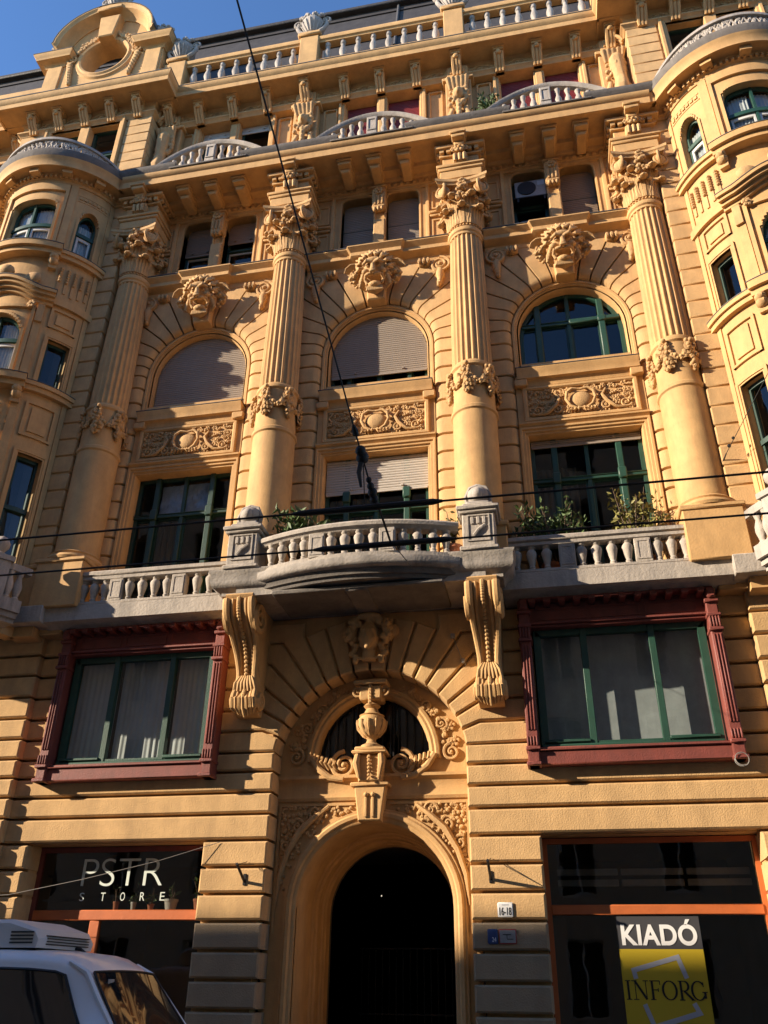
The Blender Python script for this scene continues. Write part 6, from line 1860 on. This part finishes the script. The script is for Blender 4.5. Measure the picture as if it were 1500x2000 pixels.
# poster in the right shop window: KIADÓ / INFORG
PX0, PX1 = 3.74, 4.93
post = thing('poster', 'black and yellow poster with a square bracket emblem in the right shop window', 'poster', (4.36, 0.485, 0.9))
mb = MB(); mb.box(-0.595, 0.595, 0.0, 0.012, 0.0, 1.305); obj('yellow_sheet', mb, M['yellow'], post)
mb = MB(); mb.box(-0.595, 0.595, -0.001, 0.011, 1.305, 1.74); obj('black_sheet', mb, M['charcoal'], post)
text_obj('lettering', 'KIADÓ', 0.4, M['white'], post, (-0.54, -0.006, 1.35), width=1.08, height=0.35, bold=0.012, spacing=1.06)
def strokes(segs, w):
    mbt = MB()
    for s_ in segs:
        (x0, z0), (x1, z1) = s_[0], s_[1]; ww = s_[2] if len(s_) > 2 else w
        d = Vector((x1 - x0, z1 - z0)).normalized(); nn = Vector((-d.y, d.x)) * ww / 2
        mbt.prism([(x0 + nn.x, z0 + nn.y), (x1 + nn.x, z1 + nn.y), (x1 - nn.x, z1 - nn.y), (x0 - nn.x, z0 - nn.y)], -0.0030 - 0.0004 * len(mbt.f) / 60.0, 0.0, 0)
    return mbt
def arcs(cx, cz, rx, rz, a0, a1, thick, thin, n=14):
    out = []
    for i in range(n):
        t0 = R_(a0 + (a1 - a0) * i / n); t1 = R_(a0 + (a1 - a0) * (i + 1.15) / n)
        w = thin + (thick - thin) * abs(math.cos((t0 + t1) / 2)) ** 1.3
        out.append(((cx + rx * math.cos(t0), cz + rz * math.sin(t0)), (cx + rx * math.cos(t1), cz + rz * math.sin(t1)), w))
    return out
T, t_ = 0.032, 0.012
H = 0.235
def ser(x, z, w=0.075): return ((x - w / 2, z), (x + w / 2, z), t_)
L = []
x = 0.02; L += [((x, 0), (x, H), T), ser(x, 0), ser(x, H)]
x = 0.12; L += [((x, 0), (x, H), t_), ser(x, 0), ser(x - 0.01, H), ((x, H), (x + 0.15, 0), T), ((x + 0.15, 0), (x + 0.15, H), t_), ser(x + 0.15, H)]
x = 0.36; L += [((x, 0), (x, H), T), ser(x, 0), ((x - 0.035, H), (x + 0.11, H), t_), ((x + 0.11, H), (x + 0.11, H - 0.05), t_), ((x, H * 0.52), (x + 0.08, H * 0.52), t_), ((x + 0.08, H * 0.62), (x + 0.08, H * 0.42), t_)]
L += arcs(0.60, H / 2, 0.095, H / 2, 0, 360, T, t_, 24)
x = 0.76; L += [((x, 0), (x, H), T), ser(x, 0), ((x - 0.035, H), (x + 0.05, H), t_), ((x, H * 0.48), (x + 0.05, H * 0.48), t_)] + arcs(x + 0.05, H * 0.74, 0.055, H * 0.26, -90, 90, T, t_, 10) + [((x + 0.04, H * 0.48), (x + 0.15, 0), T), ser(x + 0.15, 0, 0.05)]
L += arcs(1.0, H / 2, 0.09, H / 2, 40, 325, T, t_, 22) + [((1.085, 0.02), (1.085, H * 0.42), T), ser(1.085, H * 0.42), ((1.07, H * 0.95), (1.07, H * 0.7), t_)]
mb = strokes(L, T); mb.v = [(a * 0.99 - 0.545, b, c + 0.66) for a, b, c in mb.v]
obj('lettering', mb, M['black'], post)
for pts in ([(-0.40, 0.92), (-0.42, 1.03), (0.22, 1.20), (0.31, 0.93)], [(-0.32, 0.60), (-0.22, 0.32), (0.42, 0.50), (0.36, 0.62)]):
    mb = MB(); n = len(pts)
    left = []; right = []
    for i in range(n):
        p = Vector(pts[i]); a = Vector(pts[max(0, i - 1)]); c_ = Vector(pts[min(n - 1, i + 1)])
        d1 = (p - a) if i else (c_ - p); d2 = (c_ - p) if i < n - 1 else (p - a)
        d1.normalize(); d2.normalize(); n1 = Vector((-d1.y, d1.x)); n2 = Vector((-d2.y, d2.x)); mm = n1 + n2; mm /= mm.dot(n1)
        left.append(p + mm * 0.032); right.append(p - mm * 0.032)
    mb.prism([(q.x, q.y) for q in left] + [(q.x, q.y) for q in right[::-1]], -0.004, 0.0)
    obj('bracket_mark', mb, M['silver'], post)

# house number and plaques
hn = thing('house_number_sign', 'small white enamel house number sign 16-18 on the right pier', 'sign', (2.155, -0.02, 2.70))
mb = MB(); mb.box(-0.115, 0.115, -0.008, 0.01, -0.10, 0.10, 0.012); obj('plate', mb, M['white'], hn)
text_obj('lettering', '16-18', 0.1, M['black'], hn, (-0.088, -0.011, -0.075), width=0.176, height=0.105)
mb = MB(); mb.box(-0.05, 0.05, -0.0105, -0.008, 0.058, 0.072)
obj('street_name_line', mb, M['silver'], hn)
for q, (dx, m_, lab, w) in enumerate(((1.95, 'blue', 'dark blue enamel plaque left of the red-rimmed plaque', 0.075), (2.17, 'plaquegrey', 'grey plaque with a red rim below the house number', 0.13))):
    pl = thing('plaque', lab, 'sign', (dx, -0.02, 2.34), 'plaques on the right pier')
    if q:
        mb = MB(); mb.box(-w, w, -0.006, 0.01, -0.10, 0.10, 0.01); obj('rim', mb, M['plaquered'], pl)
        mb = MB(); mb.box(-w + 0.015, w - 0.015, -0.010, 0.0, -0.085, 0.085, 0.003); obj('plate', mb, M[m_], pl)
        mb = MB(); mb.box(-0.07, 0.05, -0.0125, -0.01, 0.02, 0.03); mb.box(-0.01, 0.08, -0.0125, -0.01, -0.04, -0.03); mb.box(-0.015, -0.005, -0.0125, -0.01, -0.03, 0.03); obj('lettering', mb, M['black'], pl)
    else:
        mb = MB(); mb.box(-w, w, -0.010, 0.01, -0.10, 0.10, 0.012); obj('plate', mb, M[m_], pl)
        text_obj('lettering', '24', 0.06, M['white'], pl, (-0.01, -0.0125, -0.07), width=0.06, height=0.06)
# flag holders
for x, lab in ((-1.98, 'black iron flag holder on the pier left of the entrance'), (1.96, 'black iron flag holder on the pier right of the entrance')):
    fl = thing('flag_holder', lab, 'flag holder', (x, 0.0, 3.12), 'flag holders beside the entrance')
    mb = MB(); mb.box(-0.025, 0.025, -0.02, 0.03, -0.05, 0.12, 0.005); obj('wall_plate', mb, M['iron'], fl)
    mb = MB(); mb.tube([(0, 0, 0.0), (0, -0.42, 0.22)], 0.022, 8); obj('arm', mb, M['iron'], fl)
    mb = MB(); mb.tube([(0, -0.40, 0.21), (0.02, -0.01, 0.3)], 0.006, 5); mb.tube([(0, -0.40, 0.21), (0.14, -0.01, 0.26)], 0.006, 5); obj('stay', mb, M['iron'], fl)

# ------------------------------------------------------------------ potted plants in the PSTR shop window
ledge = 2.765
def leafy(parent, name, center, rad, n, size, seed, m, stems=6, up=0.6, base=None):
    rnd = random.Random(seed); mbl = MB(); mbs = MB()
    base = base or (0, 0, 0)
    tips = []
    for i in range(stems):
        a = rnd.uniform(0, 2 * PI); rr = math.sqrt(rnd.random())
        tip = Vector((center[0] + rad[0] * rr * math.cos(a), center[1] + rad[1] * rr * math.sin(a), center[2] + rad[2] * rnd.uniform(-0.3, 1.0)))
        b0 = Vector(base) + Vector((rnd.uniform(-0.3, 0.3) * rad[0], rnd.uniform(-0.3, 0.3) * rad[1], 0))
        mid = b0.lerp(tip, 0.5) + Vector((rnd.uniform(-1, 1) * rad[0] * 0.15, 0, rad[2] * 0.12))
        mbs.tube([b0, mid, tip], [size * 0.12, size * 0.09, size * 0.04], 5); tips.append((b0, mid, tip))
    for i in range(n):
        b0, mid, tip = rnd.choice(tips); t = rnd.uniform(0.25, 1.0)
        p = (b0.lerp(mid, t * 2) if t < 0.5 else mid.lerp(tip, t * 2 - 1)) + Vector((rnd.gauss(0, 1) * rad[0] * 0.12, rnd.gauss(0, 1) * rad[1] * 0.12, rnd.gauss(0, 1) * rad[2] * 0.1))
        d = Vector((rnd.gauss(0, 1), rnd.gauss(0, 1), rnd.gauss(up, 0.7))).normalized()
        sdv = d.cross(Vector((rnd.gauss(0, 1), rnd.gauss(0, 1), rnd.gauss(0, 1)))).normalized()
        L_ = size * rnd.uniform(0.6, 1.3); W = L_ * 0.22
        nn_ = d.cross(sdv) * L_ * 0.12
        mbl.add([p, p + d * L_ * 0.5 + sdv * W + nn_, p + d * L_, p + d * L_ * 0.5 - sdv * W + nn_, p + d * L_ * 0.5 - nn_ * 0.3], [(0, 1, 4), (1, 2, 4), (2, 3, 4), (3, 0, 4)])
    obj('foliage', mbl, m, parent, angle=80); obj('stem', mbs, M['twig'], parent)
def pot(parent, r, h, m):
    mb = MB(); mb.lathe([(0, 0), (r * 0.7, 0), (r * 0.92, h * 0.78), (r, h * 0.78), (r, h), (r * 0.88, h), (r * 0.85, h * 0.85), (0, h * 0.85)], (0, 0, 0), 16); obj('pot', mb, m, parent)
for (x, r, h, m_, lab, n, sz, rad) in ((-4.50, 0.055, 0.14, 'terracotta', 'small slim terracotta pot under the letter T in the left shop window', 12, 0.10, (0.06, 0.05, 0.22)),
        (-4.18, 0.05, 0.13, 'ceramic', 'pale narrow pot with a bushy plant in the left shop window', 50, 0.07, (0.09, 0.07, 0.22)),
        (-3.86, 0.06, 0.10, 'terracotta', 'low pot with tall leaves under the letter R in the left shop window', 20, 0.14, (0.08, 0.06, 0.22)),
        (-3.50, 0.12, 0.17, 'ceramic', 'wide white ceramic pot under the letter E in the left shop window', 14, 0.14, (0.1, 0.08, 0.2)),
        (-2.99, 0.11, 0.17, 'terracotta', 'large terracotta pot at the right end of the left shop window', 24, 0.12, (0.16, 0.1, 0.42))):
    pt = thing('potted_plant', lab, 'potted plant', (x, 0.68, ledge), 'potted plants in the shop window')
    pot(pt, r, h, M[m_]); leafy(pt, 'plant', (0, 0, h + rad[2] * 0.4), rad, n, sz, int(x * -100), M['leaf'], 5, base=(0, 0, h * 0.8))
mb = MB(); mb.box(-5.88, -2.8, 0.56, 0.86, 2.73, 2.76, 0.006); obj('shelf', mb, M['orange'], SHOPL)

# ------------------------------------------------------------------ plants on the balconies
for (loc, center, rad, n, sz, sd_, m_, lab, st) in (
        ((-1.15, -0.85, 8.06), (0, 0, 1.0), (0.58, 0.28, 0.36), 620, 0.16, 3, 'leaf', 'green feathery bush behind the left end of the central balcony rail', 26),
        ((3.30, -0.22, 7.96), (0, 0, 1.03), (0.70, 0.28, 0.52), 1000, 0.13, 5, 'leaf', 'dense green bush at the left of the right balcony', 34),
        ((4.95, -0.22, 7.96), (0, 0, 1.08), (0.50, 0.26, 0.66), 620, 0.12, 8, 'leafdry', 'sparse yellowish shrub at the right of the right balcony', 24),
        ((1.66, -1.0, 8.06), (0, 0, 0.55), (0.14, 0.14, 0.5), 60, 0.13, 11, 'leafdry', 'small yellow-green climber beside the right pedestal of the central balcony', 7),
        ((2.86, -0.62, 19.86), (0, 0, 0.62), (0.34, 0.28, 0.44), 620, 0.11, 15, 'leaf', 'leafy green bush on the upper cornice beside the right balconet', 24)):
    pl = thing('balcony_plant', lab, 'plant', loc, 'plants on the balconies')
    pot(pl, 0.17, 0.26, M['terracotta']); leafy(pl, 'plant', center, rad, n, sz, sd_, M[m_], st, base=(0, 0, 0.22))

# ------------------------------------------------------------------ air conditioner in the upper right window
ac = thing('air_conditioner', 'grey air conditioner unit hung in the upper right paired window', 'air conditioner', (3.68, 0.16, 18.05))
mb = MB(); mb.box(-0.38, 0.36, -0.02, 0.26, 0.06, 0.62, 0.02); obj('case', mb, M['plaquegrey'], ac)
mb = MB(); t = MB(); t.lathe([(0.19, 0), (0.22, -0.01), (0.22, 0.02), (0.19, 0.02)], (0, 0, 0), 20); mb.merge(t, Matrix.Translation((-0.1, -0.025, 0.35)) @ Matrix.Rotation(PI / 2, 4, 'X'))
for q in range(8): a = q * PI / 8; mb.tube([(-0.1 + 0.2 * math.cos(a), -0.03, 0.35 + 0.2 * math.sin(a)), (-0.1 - 0.2 * math.cos(a), -0.03, 0.35 - 0.2 * math.sin(a))], 0.005, 4)
obj('fan_grille', mb, M['iron'], ac)
mb = MB(); mb.box(0.16, 0.32, -0.024, -0.015, 0.42, 0.56); obj('badge', mb, M['silver'], ac)
mb = MB(); mb.box(-0.44, 0.44, -0.06, 0.26, 0.0, 0.04, 0.01); mb.box(-0.34, -0.30, -0.06, 0.2, -0.12, 0.0); mb.box(0.28, 0.32, -0.06, 0.2, -0.12, 0.0); obj('shelf_bracket', mb, M['iron'], ac)

# ------------------------------------------------------------------ trolley wires
def wire(name, pts, r, m, label, cat='wire', group=None):
    mbx = MB(); mbx.tube(pts, r, 6)
    return tag(obj(name, mbx, m), label, cat, group)
for y, lab, xi in ((-7.39, 'upper of the two black overhead contact wires', (0.92, 2.23)), (-6.64, 'lower of the two black overhead contact wires', (0.92, 2.24))):
    w = thing('contact_wire', lab, 'wire', (0, y, 5.5), 'overhead contact wires')
    mb = MB(); mb.tube([(-60, 0, 0.0), (60, 0, 0.0)], 0.011, 6); obj('wire', mb, M['cable'], w)
    mb = MB(); mb.tube([(xi[0] - 0.06, 0, 0), (xi[0] + 0.04, 0, 0.0), (xi[1] - 0.04, 0, 0.0), (xi[1] + 0.05, 0, 0)], [0.014, 0.03, 0.03, 0.014], 8); obj('section_insulator', mb, M['cable'], w)
H1 = Vector((1.66, -7.39, 5.52)); SPA = Vector((1.57, -8.0, 6.01)); SPB = Vector((1.30, -10.8, 7.83))
SPC = SPA + (SPB - SPA) * ((-16.15 + 8.0) / (-10.8 + 8.0))
sp = thing('span_wire', 'long black span wire slanting down to the overhead wires with insulators', 'wire', H1)
mb = MB(); mb.tube([SPC - H1, SPB - H1, SPA - H1], 0.008, 6); obj('wire', mb, M['cable'], sp)
d = (H1 - SPA)
mb = MB()
mb.tube([SPA - H1 + d * t for t in (0, 0.06, 0.12, 0.14)], [0.012, 0.03, 0.03, 0.012], 8)
mb.tube([SPA - H1 + d * t for t in (0.0, 1.0)], 0.008, 6)
for t, r in ((0.32, 0.05), (0.40, 0.06), (0.68, 0.028), (0.76, 0.035), (0.84, 0.045), (0.92, 0.04)): mb.ball(SPA - H1 + d * t, (r, r, r * 1.1), 10, 8)
mb.tube([SPA - H1 + d * 0.4, SPA - H1 + d * 0.4 + Vector((-0.03, 0.0, -0.16)), SPA - H1 + d * 0.4 + Vector((-0.01, 0.02, -0.3))], [0.03, 0.022, 0.012], 8)
mb.tube([SPA - H1 + d * 0.44, H1 - H1 + Vector((-0.12, 0.05, 0.05))], 0.005, 5)
mb.tube([(0, 0, 0.05), (0.0, 0.4, 0.02), (0, 0.75, -0.02)], 0.012, 6)
mb.ball((0, 0.02, 0.0), 0.035, 8, 6)
obj('insulator', mb, M['cable'], sp)
mb = MB(); mb.tube([(0, 0.75, 0), (-0.62, 5.8, 2.18)], 0.006, 5); obj('stay', mb, M['cable'], sp)
# anchor with turnbuckle on the right pavilion
an = thing('wall_anchor', 'steel wall anchor with turnbuckle and thin cable beside the right column', 'anchor', (6.40, -0.35, 9.75))
mb = MB(); mb.tube([(0, 0.1, -0.02), (0.02, -0.12, 0.05), (0.10, -0.3, 0.18)], [0.02, 0.015, 0.012], 6); mb.ball((0.15, -0.4, 0.27), 0.035, 8, 6); mb.ball((0.22, -0.5, 0.36), 0.03, 8, 6); obj('turnbuckle', mb, M['iron'], an)
mb = MB(); mb.tube([(0.10, -0.3, 0.18), (3.0, -8.0, 3.2), (5.5, -15.8, 5.2)], 0.006, 5); obj('cable', mb, M['cable'], an)
# thin cables
wire('thin_cable', [(-2.46, -0.01, 3.73), (-3.4, -0.25, 3.42), (-4.6, -0.4, 3.14), (-6.0, -0.2, 2.94), (-7.3, -0.18, 2.9)], 0.005, M['greywire'], 'thin pale cable sagging across the left shop window', 'cable')
lc = thing('loose_cable', 'loose grey cable end dangling under the right balcony corbel', 'cable', (1.5, -0.02, 7.06))
mb = MB(); mb.tube([(0, 0, 0), (0.03, -0.05, -0.1), (0.08, -0.02, -0.24), (0.14, -0.04, -0.42), (0.21, -0.02, -0.53)], 0.007, 5); obj('wire', mb, M['greywire'], lc)
mb = MB(); mb.box(-0.04, 0.04, -0.06, 0.01, -0.03, 0.05, 0.01); mb.box(0.14, 0.2, -0.06, 0.01, -0.50, -0.42, 0.01); obj('clamp', mb, M['plaquegrey'], lc)
cl = thing('cable_loop', 'coiled loop of wire hanging below the right oxblood window', 'cable', (5.84, -0.22, 4.80))
mb = MB(); mb.tube([(0.1 * math.cos(t * PI / 8), -0.02 - 0.004 * t, 0.1 * math.sin(t * PI / 8) - 0.08) for t in range(30)], 0.007, 5); obj('wire', mb, M['greywire'], cl)
